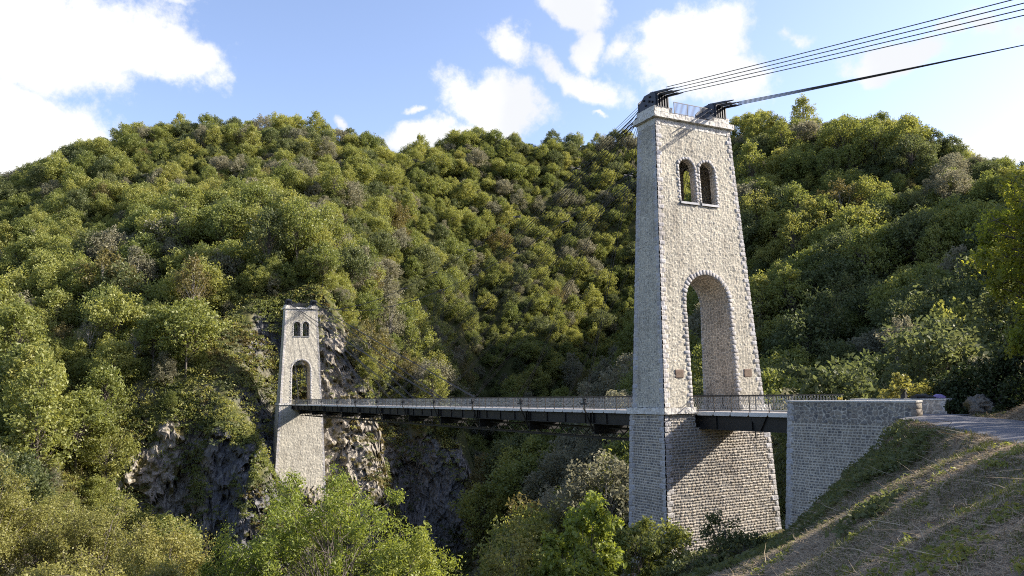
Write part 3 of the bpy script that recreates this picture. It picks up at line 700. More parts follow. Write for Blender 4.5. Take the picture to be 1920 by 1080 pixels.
    # cable saddles: faceted side plates round a nest of sockets
    for sy in (-1, 1):
        yc = sy * (B1 - .82); zb_ = HT + 1.0
        sad = empty('cable_saddle', (0, 0, 0)); sad.parent = root
        for yy in (yc - .62, yc + .52):
            mb = MB(); poly = [(-1.1, zb_ - .25), (1.05, zb_ - .25), (1.05, zb_ + .95), (.72, zb_ + 1.28), (-.4, zb_ + 1.28), (-1.1, zb_ + .75)]
            mb.prism([P(x_, yy, z_) for x_, z_ in poly], (0, 0, 0), (0, .10, 0))
            mb.build('side_plate', M['saddle'], sad, bevel=.01)
        mb = MB()
        pw = [(-.62, zb_ - .3), (.62, zb_ - .3), (.62, zb_ + .85), (.3, zb_ + 1.28), (-.25, zb_ + 1.28), (-.62, zb_ + .95)]
        mb.prism([P(A1 - .1, yc + y_, z_) for y_, z_ in pw], (0, 0, 0), (.06, 0, 0))
        for (y_, z_) in ((-.2, .9), (.1, .62), (-.1, .42), (.28, .45), (.15, .95)):
            bt_ = MB(); bt_.tube([P(y_ * 2.2, yc - .61, zb_ + z_), P(y_ * 2.2, yc - .72, zb_ + z_)], .09, 8); bt_.build('bolt', M['black'], sad)
        mb.build('end_plate', M['saddle'], sad, bevel=.01)
        mb = MB(); mb.prism([P(-A1 - .18, yc + y_, z_) for y_, z_ in pw], (0, 0, 0), (.10, 0, 0)); mb.build('end_plate', M['saddle'], sad, bevel=.01)
        mb = MB()
        for k in range(5): mb.box(-1.0, A1 + .10, yc - .55 + k * .25, yc - .45 + k * .25, zb_ - base - .05, zb_ - base + .95)
        mb.box(-1.0, 1.0, yc - .66, yc + .66, zb_ - base, zb_ - base + .14)
        mb.build('rib_plate', M['paint'], sad)
        mb = MB()
        for k in range(4):
            y_ = yc - .42 + .28 * k; z_ = zb_ + .98 + (.10 if k % 2 else .22) - .04 * k
            mb.bar(P(.2, y_, z_ + .12), P(2.3 + .2 * (k % 2), y_, z_ - .32), .16, .16); mb.tube([P(2.3, y_, z_ - .32), P(3.1, y_, z_ - .47)], [.085, .04], 8)
            mb.bar(P(.0, y_, z_ - .05), P(-1.3, y_, z_ - .38), .13, .13)
        mb.build('cable_socket', M['paint'], sad)
    return root
near_tower = build_tower(0, -17, .062, 'tall pale stone tower with an arched portal, standing nearest at the right', 11)
far_tower = build_tower(-142.47, -42, .15, 'small distant stone tower standing against the rock cliff at the left end of the bridge', 77)
# ------------------------------------------------------------------ abutment
def build_abutment():
    root = empty('bridge_abutment', (15, 0, 0), label='low grey stone abutment wall beside the road, right of the tall tower', cat='abutment wall')
    o = np.array([-15, 0, 0.])
    def P(*a): return np.array(a, float) + o
    xb = lambda z: 11.25 + .125 * min(0, z) if False else (11.25 if z > -.9 else 10.9 + .075 * (z + .9))
    yb = lambda z: -2.55 if z > -.9 else -2.62 + .03 * (z + .9)
    def fw(s, t, S):
        h0 = 12.6 - .9 - .1
        d1, i1, m1 = courses(s, t, 301, .168, .27, .035); d2, i2, m2 = rubble(s, t, 307, .34, .24, .035)
        up = (t + .12 * fbm(s, t, 2, 4)) > 11.55
        d, i, m = np.where(up, d2, d1), np.where(up, i2, i1), np.where(up, m2, m1)
        return quoin(s, t, S, 310, d, i, m, long=.50, short=.34, h=.34, proud=.03, right=False)
    join_panels('retaining_wall', [panel(P(10.15, -2.85, -12), P(20.1, -2.85, -12), P(11.3, -2.55, .70), P(20.1, -2.55, .70), .045, fw),
                                   panel(P(10.15, 2.85, -12), P(10.15, -2.85, -12), P(11.3, 2.55, -.3), P(11.3, -2.55, -.3), .09, fw),
                                   panel(P(20.1, 2.85, -12), P(10.15, 2.85, -12), P(20.1, 2.55, -.3), P(11.3, 2.55, -.3), .12, fw)], [M['course'], M['quoin']], root)
    mb = MB(); mb.box(11.3 - 15, 5.1, -2.5, 2.5, -.7, -.06); mb.build('fill', M['asphalt'], root)
    def fin(s, t, S):
        d, i, m = rubble(s, t, 320, .48, .34, .02); return quoin(s, t, S, 322, d, i, m, long=.45, short=.35, h=.3, proud=.01, left=False)
    join_panels('parapet', [panel(P(20.1, -2.10, -.3), P(11.3, -2.10, -.3), P(20.1, -2.10, .70), P(11.3, -2.10, .70), .07, fin)], [M['jamb'], M['quoin']], root)
    bl = []
    for k, zz in enumerate(np.arange(-2.6, .70, .33)):
        w = .42 if k % 2 else .30; xx = 20.1 + max(0, (.1 - zz) * .12)
        bl.append([P(20.1 - w, -2.62, zz + .01), P(xx + .05, -2.62, zz + .01), P(xx + .05, -2.06, zz + .01), P(20.1 - w, -2.06, zz + .01), P(20.1 - w, -2.62, zz + .32), P(xx + .04, -2.62, zz + .32), P(xx + .04, -2.06, zz + .32), P(20.1 - w, -2.06, zz + .32)])
    blocks_obj('end_stones', bl, M['course'], root, seed=5)
    mb = MB()
    for k in range(6): x0 = 11.25 + k * 1.49; mb.box(x0 - 15, x0 + 1.48 - 15, -2.64, -2.04, .72, .84)
    mb.build('coping', M['cut'], root, bevel=.015)
    p2 = empty('parapet_wall', (15, 2.6, 0), label='low rubble parapet wall with pale coping on the far side of the road', cat='parapet')
    o2 = np.array([-15, -2.6, 0.])
    def Q(*a): return np.array(a, float) + o2
    join_panels('wall_face', [panel(Q(18.45, 2.6, -.5), Q(11.9, 2.6, -.5), Q(18.45, 2.6, .72), Q(11.9, 2.6, .72), .07, lambda s, t, S: (lambda d, i, m: (d, i, m, s * 0))(*rubble(s, t, 330, .5, .36, .02)))][:0] +
                [panel(Q(11.9, 2.6, -.5), Q(18.45, 2.6, -.5), Q(11.9, 2.6, .72), Q(18.45, 2.6, .72), .06, fin),
                 panel(Q(18.45, 2.6, -.5), Q(18.45, 3.1, -.5), Q(18.45, 2.6, .72), Q(18.45, 3.1, .72), .06, fin),
                 panel(Q(18.45, 3.1, -.5), Q(11.9, 3.1, -.5), Q(18.45, 3.1, .72), Q(11.9, 3.1, .72), .12, fin),
                 panel(Q(11.9, 3.1, -.5), Q(11.9, 2.6, -.5), Q(11.9, 3.1, .72), Q(11.9, 2.6, .72), .12, fin)], [M['jamb'], M['quoin']], p2)
    mb = MB()
    for k in range(5): x0 = 11.85 + k * 1.33; mb.box(x0 - 15, x0 + 1.32 - 15, -.05, .56, .72, .82)
    mb.build('coping', M['cut'], p2, bevel=.015)
build_abutment()

# ------------------------------------------------------------------ bridge deck
XA, XB = -142.2, 11.3; NODE = 12.18
def zdeck(x): return 0.06 * (1 - ((x + 71) / 71) ** 2) if x < 0 else 0
def build_deck():
    root = empty('suspended_bridge_deck', (0, 0, 0), label='long dark steel footbridge deck with wire railings between the two towers', cat='bridge')
    xs = np.arange(XA, XB + .01, 1.74)
    mb = MB(); mb.box(XA, XB, -2.0, 2.0, -.16, -.03); mb.build('walkway', M['deck'], root)
    for sy in (-1, 1):
        mb = MB()
        for x in np.arange(XA, XB - .1, 1.74):
            x1 = min(x + 1.74, XB)
            p = [(x + .07, -.25), (x1 - .16, -.25), (x1 - .05, -.16), (x1 - .03, .02), (x + .03, .02), (x + .03, -.2)]
            y0 = sy * 2.05
            mb.prism([(a, y0 - .05 if sy < 0 else y0 + .05, b) for a, b in p], (0, 0, 0), (0, .08 * -sy * -1 if sy < 0 else -.08, 0))
        mb.build('deck_edge', M['fascia'], root)
        mb = MB()                                           # main girder: web, flanges, stiffeners
        mb.box(XA, XB - .7, sy * 1.82 - .02, sy * 1.82 + .02, -1.22, -.22)
        mb.box(XA, XB - .7, sy * 1.82 - .16, sy * 1.82 + .16, -1.26, -1.20)
        mb.box(XA, XB - .7, sy * 1.84 - .14, sy * 1.84 + .14, -.27, -.20)
        for x in np.arange(XA, XB - .8, 1.74 * 2): mb.box(x - .02, x + .02, sy * 1.90 - .06, sy * 1.90 + .06, -1.20, -.27)
        for k in range(12):
            x = -k * NODE - .1; mb.box(x - .3, x - .22, sy * 1.90 - .1, sy * 1.90 + .1, -1.20, -.27); mb.box(x + .22, x + .3, sy * 1.90 - .1, sy * 1.90 + .1, -1.20, -.27)
        mb.build('girder', M['girder'], root)
    for y_ in (-.9, 0, .9):
        mb = MB(); mb.box(XA, XB - .7, y_ - .06, y_ + .06, -.85, -.17); mb.build('stringer', M['girder'], root)
    for k in range(1, 12):                                  # cross beams at the suspension points
        mb = MB(); x = -k * NODE
        mb.box(x - .06, x + .06, -1.8, 1.8, -2.15, -.3); mb.box(x - .22, x + .22, -1.85, 1.85, -2.19, -2.11)
        mb.bar((x, -1.9, -1.9), (x, -2.75, .1), .14, .10); mb.bar((x, 1.9, -1.9), (x, 2.75, .1), .14, .10)
        mb.build('cross_beam', M['girder'], root)
    mb = MB(); x = 8.3
    mb.prism([(x - 1.1, -1.86, -.27), (x + .5, -1.86, -.27), (x - .1, -1.86, -1.22)], (0, 0, 0), (0, -.10, 0)); mb.bar((x - .6, -1.9, -1.25), (x - .6, -1.9, -1.75), .05)
    mb.build('gusset', M['girder'], root)
    mb = MB()                                               # bracing truss below
    for sy in (-.55, .55):
        mb.bar((XA + 4, sy, -2.62), (-2.2, sy, -2.62), .13, .14); mb.bar((XA + 4, sy, -1.7), (-2.2, sy, -1.7), .11, .11)
        xx = -2.4; k = 0
        while xx > XA + 6:
            mb.bar((xx, sy, -2.6), (xx - 1.5, sy, -1.7), .07); mb.bar((xx - 1.5, sy, -1.7), (xx - 3.04, sy, -2.6), .07); xx -= 3.045
    mb.build('bracing_truss', M['girder'], root)
    for sy in (-1, 1):
        y = sy * 2.03; rail = empty('handrail'); rail.parent = root
        mb = MB(); x1 = XB if sy < 0 else 11.8
        mb.bar((XA, y, 1.13), (x1, y, 1.13), .055, .06); mb.bar((XA, y, .12), (x1, y, .12), .03, .03); mb.bar((XA, y, .72), (x1, y, .72), .018, .018)
        for x in np.arange(XA, x1, 1.74):
            if abs(x) < 2.1 and False: continue
            mb.bar((x, y, -.2), (x, y, 1.13), .055, .055); mb.bar((x, y + sy * .06, -.24), (x, y, .05), .05, .05)
        mb.build('post_and_bar', M['rail'], rail)
        mb = MB(); r = .010                                 # wavy wire infill
        st = .24
        xx = np.arange(XA, x1 - .1, st)
        zz = np.linspace(.12, 1.12, 9)
        Vs = []; Fs = []; n = 0
        for off_, ph in ((0, 0.), (0, 1.)):
            for x in xx:
                wave = .085 * np.sin(zz * 2 * math.pi * 1.5 + ph * math.pi)
                near = x > -60
                w = .024
                for i in range(len(zz)): Vs += [(x + wave[i] + ph * .03 - w / 2, y, zz[i]), (x + wave[i] + ph * .03 + w / 2, y + .008, zz[i])]
                for i in range(len(zz) - 1): Fs.append((n + 2 * i, n + 2 * i + 1, n + 2 * i + 3, n + 2 * i + 2))
                n += 2 * len(zz)
            
        link('wire_mesh', mesh_from('wire_mesh', Vs, np.array(Fs), M['wire']), rail)
    # yellow end marker on the far rail
    mb = MB()
    for k, (a, b) in enumerate(((0, .0), (.12, 0), (.24, 0))): mb.box(11.42 + a, 11.5 + a, 1.93, 1.97, .80, .95)
    tag(mb.build('warning_marker', M['yellow']), 'small yellow marker at the right end of the far wire railing', 'marker')
build_deck()

# ------------------------------------------------------------------ cables
ZT = HT + 1.75
def cable(name, pts, r, label, cat, group=None, n=5):
    mb = MB(); mb.tube(pts, r, n)
    o = mb.build(name, M['cable'], smooth=True); tag(o, label, cat, group); return o
def sag(a, b, s, n=10):
    a = np.array(a, float); b = np.array(b, float)
    return [a * (1 - t) + b * t - np.array([0, 0, 4 * s * t * (1 - t)]) for t in np.linspace(0, 1, n)]
ordn = ['uppermost', 'second', 'third', 'lowest']
for k in range(4):                                          # back stays to the anchorage on the bank
    y = -3.9 + .24 * k; z0 = ZT + .10 - .15 * k
    zf = 19.98 - .21 * k
    b = np.array([27.5, y, zf]); a = np.array([2.7, y, z0]); e = a + (b - a) * 3.1
    cable('backstay_cable', sag(a, e, .35, 16), .029, '%s of the four backstay cables rising from the left tower saddle' % ordn[k], 'cable', 'backstay cables over the road')
for k in range(4):
    y = 3.48 + .045 * k; z0 = ZT + .12 - .07 * k
    b = np.array([24.4, 3.6 + .03 * k, 20.60 + .008 * k]); a = np.array([2.6, y, z0]); e = a + (b - a) * 3.4
    cable('backstay_cable', sag(a, e, .3, 16), .029, '%s of the converging backstay cables from the right tower saddle' % ordn[k], 'cable', 'backstay cables over the road')
nodes_z = {1: 22.4, 2: 20.3, 3: 18.8, 4: 17.8, 5: 17.2, 6: 17.0, 7: 17.3, 8: 17.9, 9: 18.9, 10: 20.4, 11: 22.4}
side_nm = {-1: 'near', 1: 'far'}
for sy in (-1, 1):
    root = empty('carrier_cable', (-71, sy * 3, 17), label='thin sagging carrier cable with spacer bars along the %s side of the deck' % side_nm[sy], cat='cable')
    def Lc(p): return (p[0] + 71, p[1] - sy * 3, p[2] - 17)
    pts = [(-1.2, sy * 3.2, ZT + .2)] + [(-k * 11.85, sy * 3.0, nodes_z[k]) for k in range(1, 12)] + [(-141.3, sy * 3.2, ZT + .2)]
    mb = MB()
    for w in (-.12, .12): mb.tube([Lc((p[0], p[1] + w, p[2])) for p in pts], .025, 4)
    mb.build('strand', M['cable'], root)
    for k in range(1, 12):
        x = -k * 11.85; z = nodes_z[k]
        mb = MB(); mb.bar(Lc((x - .75, sy * 3.0, z)), Lc((x + .75, sy * 3.0, z)), .09, .08); mb.bar(Lc((x, sy * 3.0 - .5, z)), Lc((x, sy * 3.0 + .5, z)), .08, .08); mb.build('spacer_bar', M['paint'], root)
        mb = MB()
        zlow = max(1.4, ZT - (min(abs(x), 142 - abs(x)) + 0) * .34) if 3 <= k <= 9 else z - 3.5
        if k in (5, 6, 7): zlow = 2.2
        for i in range(4):
            xx = x - .6 + .4 * i; mb.tube([Lc((xx, sy * 3.0, z)), Lc((xx, sy * 2.9, zlow))], .010, 3)
        mb.build('hanger', M['cable'], root)
        # clamps where the stays meet the deck
for sy in (-1, 1):
    for tw, xs_, nm in ((0, -1, 'tall near tower'), (1, 1, 'small distant tower')):
        for k in range(1, 9):
            reach = k * NODE; X0 = -1.3 if tw == 0 else -141.1; X1 = -reach if tw == 0 else -142.4 + reach
            nc = 2 if k < 4 else 3
            t0 = np.array([X0, sy * 3.1, ZT + .1 - .05 * k]); t1 = np.array([X1, sy * 2.72, .55])
            mb = MB()
            for i in range(nc):
                o_ = (i - (nc - 1) / 2)
                a = t0 + np.array([0, o_ * .26, -.10 * i]); b = t1 + np.array([0, o_ * .16, 0]); mb.tube(sag(a, b, .0025 * reach, 9), .026 if k < 7 else .03, 4, False)
            o = mb.build('stay_cable', M['cable'], smooth=True)
            tag(o, 'stay cables from the %s to clamp %s, %s side' % (nm, ['closest to it', 'second from it', 'third from it', 'fourth from it', 'just short of midspan', 'at midspan', 'just past midspan', 'farthest from it'][k - 1], side_nm[sy]), 'cable', 'stay cables of the bridge')
    for k in range(1, 12):
        mb = MB(); x = -k * NODE
        mb.box(-.55, .55, -.12, .12, -.07, .07); mb.box(-.16, .16, -.09, .09, .07, .5); mb.bar((0, 0, -.5), (0, 0, 0), .10)
        o = mb.build('stay_clamp', M['paint']); o.location = (x, sy * 2.72, .55)
        tag(o, 'stay clamp on the %s deck edge, %s' % (side_nm[sy], 'number %s from the tall tower' % ['one', 'two', 'three', 'four', 'five', 'six', 'seven', 'eight', 'nine', 'ten', 'eleven'][k - 1]), 'clamp', 'stay clamps along the deck')

# ------------------------------------------------------------------ small things on the parapet, fence
def small_things():
    mb = MB(); mb.box(-.16, .16, -.14, .14, 0, .56); mb.box(-.18, .18, -.16, .16, .54, .58)
    for k in (-1, 1): mb.box(-.12 * k - .02, -.12 * k + .02, -.15, .15, .02, .04)
    sp = mb.build('loudspeaker_box', M['black'], bevel=.012); sp.location = (15.6, 2.85, .82); tag(sp, 'upright black box standing on the far parapet coping', 'box')
    mb = MB(); mb.tube([(-.55, 0, .1), (-.3, .02, .15), (0, 0, .13), (.3, .02, .16), (.5, 0, .1)], [.08, .14, .12, .13, .07], 8); mb.box(-.62, -.2, -.15, .15, 0, .14)
    mb.tube([(-.2, 0, .2), (0, .05, .3), (.2, 0, .22)], .02, 6)
    b = mb.build('equipment_bag', M['black'], smooth=False); b.location = (16.75, 2.85, .82); tag(b, 'dark bag lying on the parapet beside the upright black box', 'bag')
    mb = MB(); mb.tube([(-.4, 0, .08), (-.15, 0, .14), (.15, .03, .12), (.4, 0, .07)], [.07, .13, .12, .06], 8)
    c = mb.build('folded_jacket', M['cloth'], smooth=True); c.location = (17.9, 2.82, .82); tag(c, 'violet folded jacket at the right end of the parapet', 'jacket')
    mb = MB(); mb.tube([(-.35, 0, .06), (0, .02, .1), (.3, 0, .06)], [.05, .09, .05], 8)
    h = mb.build('strap', M['black'], c); h.location = (-.45, -.1, 0)
    p0 = at(22, 752, 168); p1 = at(72, 752, 168)
    f = empty('wooden_fence', tuple(p0), label='short wooden rail fence on the path at the far left', cat='fence')
    d = p1 - p0; d[2] = 0; gz = [float(height(np.array([p0[0] + d[0] * t]), np.array([p0[1] + d[1] * t]))[0]) for t in np.linspace(0, 1, 6)]
    f.location.z = gz[0]
    for i, t in enumerate(np.linspace(0, 1, 6)):
        mb = MB(); q = d * t; mb.bar((q[0], q[1], gz[i] - gz[0] - .3), (q[0], q[1], gz[i] - gz[0] + 1.15), .13); mb.build('post', M['pale_bark'], f)
    for h_ in (.5, 1.0):
        mb = MB()
        for i in range(5):
            a = d * i / 5; b_ = d * (i + 1) / 5; mb.bar((a[0], a[1], gz[i] - gz[0] + h_), (b_[0], b_[1], gz[i + 1] - gz[0] + h_), .10)
        mb.build('rail', M['pale_bark'], f)
small_things()

# ------------------------------------------------------------------ foliage
def leaf_cards(cen, nrm, size, rg, aspect=1.6, bias=.5, shape=4):
    """one small irregular rhomb per centre"""
    n = len(cen); d = rg.normal(size=(n, 3)); d += bias * nrm * 1.2; d /= np.linalg.norm(d, axis=1)[:, None]
    a = rg.normal(size=(n, 3)); a -= (a * d).sum(1)[:, None] * d; a /= np.linalg.norm(a, axis=1)[:, None]; b = np.cross(d, a)
    s = (size * rg.uniform(.6, 1.35, n))[:, None]
    fold = d * s * rg.uniform(-.12, .12, (n, 1))
    p0 = cen - a * s * .5 * aspect; p2 = cen + a * s * .5 * aspect; p1 = cen + b * s * .42 + a * s * rg.uniform(-.25, .15, (n, 1)) + fold; p3 = cen - b * s * .42 + a * s * rg.uniform(-.25, .15, (n, 1)) + fold
    V = np.stack([p0, p1, p2, p3], 1).reshape(-1, 3); F = np.arange(4 * n).reshape(n, 4)
    return V, F
def crown_mesh(name, mat, seed, H=13., Rr=4.6, nb=26, per=85, size=.42, flat=.75, low=.30, top_bias=.3, blob=(1.0, 1.9)):
    rg = np.random.default_rng(seed)
    cz = H * (.5 + low / 2); hz = H * (1 - low) / 2
    cs = []; 
    while len(cs) < nb:
        p = rg.normal(size=3); p /= np.linalg.norm(p); rad = rg.uniform(.45, 1.0) ** .6
        if p[2] < -.35 and rg.random() < .6: continue
        prof = 1 - .35 * max(p[2], 0)
        cs.append([p[0] * Rr * rad * prof * .82, p[1] * Rr * rad * prof * .82, cz + p[2] * hz * rad * .86])
    cs = np.array(cs); br = rg.uniform(blob[0], blob[1], nb) * Rr / 4.6
    C_ = []; Nn = []; lf = []
    for c, b in zip(cs, br):
        k = int(per * (b / 1.4) ** 1.5); d = rg.normal(size=(k, 3)); d[:, 2] += .35; d /= np.linalg.norm(d, axis=1)[:, None]
        r = b * rg.uniform(.25, 1.2, k) ** .6
        ax = np.array([c[0], c[1], (c[2] - H * .38) * 1.3]); ax = ax / (np.linalg.norm(ax) + 1e-6)
        p = d * r[:, None] * np.array([1.0, 1.0, flat]); p = c + p + ax * (p @ ax)[:, None] * .8; C_.append(p); Nn.append(d); lf.append(np.full(k, rg.random()) * .7 + rg.random(k) * .3)
    C_ = np.vstack(C_); Nn = np.vstack(Nn); lf = np.concatenate(lf)
    V, F = leaf_cards(C_, Nn, size, rg); me = mesh_from(name, V, F, mat); vattr(me, 'leaf', np.repeat(lf, 4))
    return me, cs
def trunk_mesh(name, mat, seed, H, cs, r0=.22, lean=.4, every=2, n=6):
    rg = np.random.default_rng(seed + 500); mb = MB()
    top = cs[np.argmax(cs[:, 2])]; pts = [np.array([0, 0, -1.2]), np.array([0, 0, 0])]
    for t in (.2, .4, .6, .8): pts.append(np.array([top[0] * t * .5 + rg.normal() * lean * t * .4, top[1] * t * .5 + rg.normal() * lean * t * .4, H * t]))
    mb.tube(pts, [r0 * 1.25, r0, r0 * .8, r0 * .62, r0 * .42, r0 * .18], n)
    for c in cs[::every]:
        z = min(c[2] * rg.uniform(.45, .72), H * .75); t = z / H
        i = min(int(t / .2), 3); a, b = pts[1 + i], pts[2 + i]; f = (z - a[2]) / max(b[2] - a[2], .01); s = a + (b - a) * np.clip(f, 0, 1)
        m = (s + c) / 2 + np.array([0, 0, .25]) + rg.normal(size=3) * .2
        mb.tube([s, m, c], [r0 * .34, r0 * .2, r0 * .06], 4, False)
    return mb.mesh(name, mat)
KINDS = [  # name, leaf material, params, words
    ('olive', 'leaf_olive', dict(nb=105, per=80)), ('green', 'leaf_green', dict(nb=105, per=80)), ('yellow', 'leaf_yellow', dict(nb=95, per=80)),
    ('dark', 'leaf_dark', dict(nb=100, per=80)), ('grey', 'leaf_grey', dict(nb=90, per=75)), ('rust', 'leaf_rust', dict(nb=70, per=75))]
WORDS = {'olive': 'olive green', 'green': 'mid green', 'yellow': 'yellow green', 'dark': 'dark green', 'grey': 'grey green', 'rust': 'rusty brown'}
PROTO = {}
for ki, (kn, mt, pr) in enumerate(KINDS):
    for v in range(3 if kn != 'rust' else 2):
        H = [16., 18., 13.5][v]; Rr = [6.9, 5.6, 7.2][v]; sd = 100 + ki * 10 + v
        cm, cs = crown_mesh('crown', M[mt], sd, H, Rr, size=.34, blob=(.45, 1.05), low=[.22, .12, .25][v], **pr)
        tm = trunk_mesh('trunk', M['pale_bark' if kn in ('grey', 'rust') else 'bark'], sd, H, cs)
        PROTO[(kn, v)] = (cm, tm, H, Rr)

def pixy(x, y, z): return project((x, y, z))[1]
def scatter_points():
    """dart throwing over the hillsides in view"""
    rg = np.random.default_rng(3); base = math.atan2(cF[0], cF[1])
    pts = []; cell = {}
    n = 90000
    d = np.sqrt(rg.uniform(72 ** 2, 520 ** 2, n)); a = rg.uniform(R(-40), R(43), n)
    X = CAM[0] + np.sin(base + a) * d; Y = CAM[1] + np.cos(base + a) * d
    Z = height(X, Y); e = 1.5
    gx = (height(X + e, Y) - height(X - e, Y)) / (2 * e); gy = (height(X, Y + e) - height(X, Y - e)) / (2 * e)
    st = np.hypot(gx, gy)
    for i in range(n):
        x, y, z = X[i], Y[i], Z[i]
        if st[i] > (1.75 if (pixy(X[i], Y[i], Z[i]) > 745 or d[i] < 205) else 9) and d[i] < 240: continue
        if z < -60: continue
        if abs(y) < 6 and -150 < x < 14: continue
        px, py, zz = project((x, y, z + 9))
        if py > 1250 or px < -160 or px > 2120: continue
        pxg, pyg, _ = project((x, y, z))
        # open ledges and rock by the far tower
        if 150 < d[i] * 1 < 208 and 90 < px < 640 and pyg > 600 and rg.random() < .93: continue
        if 380 < px < 660 and pyg > 545 and d[i] < 216 and d[i] > 140: continue
        if 640 < px < 890 and d[i] < 212 and pyg > 745: continue
        if 1180 < px < 1500 and d[i] < 110: continue
        if -4 < x < 60 and abs(y) < 36: continue
        sp = 4.9 + 2.2 * vnoise(np.array([x / 20]), np.array([y / 20]), 77)[0]
        if d[i] > 300: sp += .5
        ci, cj = int(x // 9), int(y // 9); ok = True
        for aa in (-1, 0, 1):
            for bb in (-1, 0, 1):
                for (qx, qy) in cell.get((ci + aa, cj + bb), ()):
                    if (qx - x) ** 2 + (qy - y) ** 2 < sp * sp: ok = False; break
                if not ok: break
            if not ok: break
        if not ok: continue
        cell.setdefault((ci, cj), []).append((x, y)); pts.append((x, y, z, d[i], px, py))
    return pts
SC = scatter_points()
print('forest trees', len(SC))
def choose_kind(x, y, px, py, rg):
    v = vnoise(np.array([x / 55]), np.array([y / 55]), 5)[0]; u = rg.random()
    if px > 1500 and py > 560: w = [.15, .25, .0, .52, .07, .01]  # extra dark-leaved trees stand in for the shade on this slope
    elif px > 1400: w = [.34, .22, .06, .26, .11, .01]
    elif 900 < px < 1190 and py > 780: w = [.35, .05, .05, .15, .25, .15]
    elif px > 700: w = [.36, .22, .10, .16, .14, .02]
    else: w = [.38, .20, .16, .12, .12, .02]
    w = np.array(w); w[2] *= .15 + 3.0 * v ** 2; w[3] *= 2.2 - 2.0 * v; v2 = vnoise(np.array([x / 40]), np.array([y / 40]), 15)[0]; w[4] *= .3 + 1.8 * v2; w[1] *= 1.7 - 1.3 * v2; w /= w.sum()
    return KINDS[int(np.searchsorted(np.cumsum(w), u * .9999))][0]
def region(px, py, d):
    if px < 700 and d < 235: r = 'the left bank' if py > 620 else 'the hill above the far tower' if px > 380 else 'the lower left hill'
    elif px < 700: r = 'the upper left hill'
    elif px < 1190: r = 'the slope below the deck' if py > 780 else 'the slope just above the deck' if py > 600 else 'the middle central hill' if py > 400 else 'the central hilltop'
    elif px < 1500: r = 'the slope behind the tall tower'
    elif px < 1720: r = 'the right hill above the parapet'
    else: r = 'the far right hill'
    return r
def build_forest():
    rg = np.random.default_rng(12)
    order = []
    for p in SC:
        s = .5 + .85 * rg.random() ** 1.3 if rg.random() < .8 else rg.uniform(1.0, 1.4); s = s * (.70 if p[4] > 1740 and p[5] < 420 else .84 if p[3] > 290 else 1); kn = choose_kind(p[0], p[1], p[4], p[5], rg); kk = [k for k in PROTO if k[0] == kn]; v = kk[rg.integers(len(kk))]
        order.append((p, s, v, rg.uniform(0, 6.28)))
    def vis(o):
        p = o[0]; return 0 < p[4] < 1920 and 150 < p[5] < 1060 and not (1195 < p[4] < 1400 and p[5] > 200)
    big = sorted([o for o in order if vis(o)], key=lambda o: -(o[1] * PROTO[o[2]][2] / o[0][3]))[:295]
    ids = {id(o) for o in big}; rest = [o for o in order if id(o) not in ids]
    groups = {}
    for o in big:
        p, s, v, ry = o; rgn = region(p[4], p[5], p[3]); sz = 'tall' if s * PROTO[v][2] > 16 else 'small' if s * PROTO[v][2] < 12.3 else 'rounded'
        groups.setdefault((sz, WORDS[v[0]], rgn), []).append(o)
    num = ['', 'first', 'second', 'third', 'fourth', 'fifth', 'sixth', 'seventh', 'eighth', 'ninth', 'tenth', 'eleventh', 'twelfth']
    for (sz, col, rgn), lst in groups.items():
        lst.sort(key=lambda o: o[0][4])
        for i, o in enumerate(lst):
            p, s, v, ry = o; cm, tm, H, Rr = PROTO[v]
            if len(lst) == 1: lab = '%s %s tree on %s' % (sz, col, rgn)
            else:
                nm = 'leftmost' if i == 0 else 'rightmost' if i == len(lst) - 1 else (num[i + 1] + ' from left' if i + 1 < len(num) else 'one')
                lab = '%s of the %s %s trees on %s' % (nm, sz, col, rgn)
            t = empty('broadleaf_tree', (p[0], p[1], p[2] - .2), label=lab, cat='tree', group='broadleaf trees on the hillsides')
            t.rotation_euler = (0, 0, ry); sz_ = s * rg.uniform(.88, 1.12); t.scale = (sz_, sz_, s * rg.uniform(.9, 1.1))
            link('crown', cm, t); link('trunk', tm, t)
    # the distant rest as one mass: instances of the crowns on one point cloud
    protos = list(PROTO.keys())
    base = math.atan2(cF[0], cF[1]); n = 19000
    d = np.sqrt(rg.uniform(80 ** 2, 500 ** 2, n)); a = rg.uniform(R(-40), R(43), n); X = CAM[0] + np.sin(base + a) * d; Y = CAM[1] + np.cos(base + a) * d; Z = height(X, Y)
    st = np.hypot((height(X + 1, Y) - height(X - 1, Y)) / 2, (height(X, Y + 1) - height(X, Y - 1)) / 2); pk = list(PROTO.keys())
    for i in range(n):
        px, py, _ = project((X[i], Y[i], Z[i]))
        if Z[i] < -62 or (abs(Y[i]) < 8 and -152 < X[i] < 22) or (-4 < X[i] < 60 and abs(Y[i]) < 36): continue
        if st[i] > 1.8 and (d[i] < 205 or (py > 745 and d[i] < 240)): continue
        if 380 < px < 660 and py > 545 and 140 < d[i] < 216: continue
        if 150 < d[i] < 208 and 90 < px < 640 and py > 600 and rg.random() < .6: continue
        if 640 < px < 890 and d[i] < 212 and py > 745: continue
        k = choose_kind(X[i], Y[i], px, py, rg); k = 'olive' if k == 'rust' else k
        rest.append(((X[i], Y[i], Z[i] - 1.0, d[i], px, py), rg.uniform(.25, .62), (k, int(rg.integers(3))), rg.uniform(0, 6.28)))
    V = np.array([(o[0][0], o[0][1], o[0][2] - .3) for o in rest])
    me = bpy.data.meshes.new('forest'); me.vertices.add(len(V)); me.vertices.foreach_set('co', V.astype(np.float32).ravel())
    def at1(n, t, arr):
        a = me.attributes.new(n, t, 'POINT'); a.data.foreach_set('value' if t != 'FLOAT_VECTOR' else 'vector', arr)
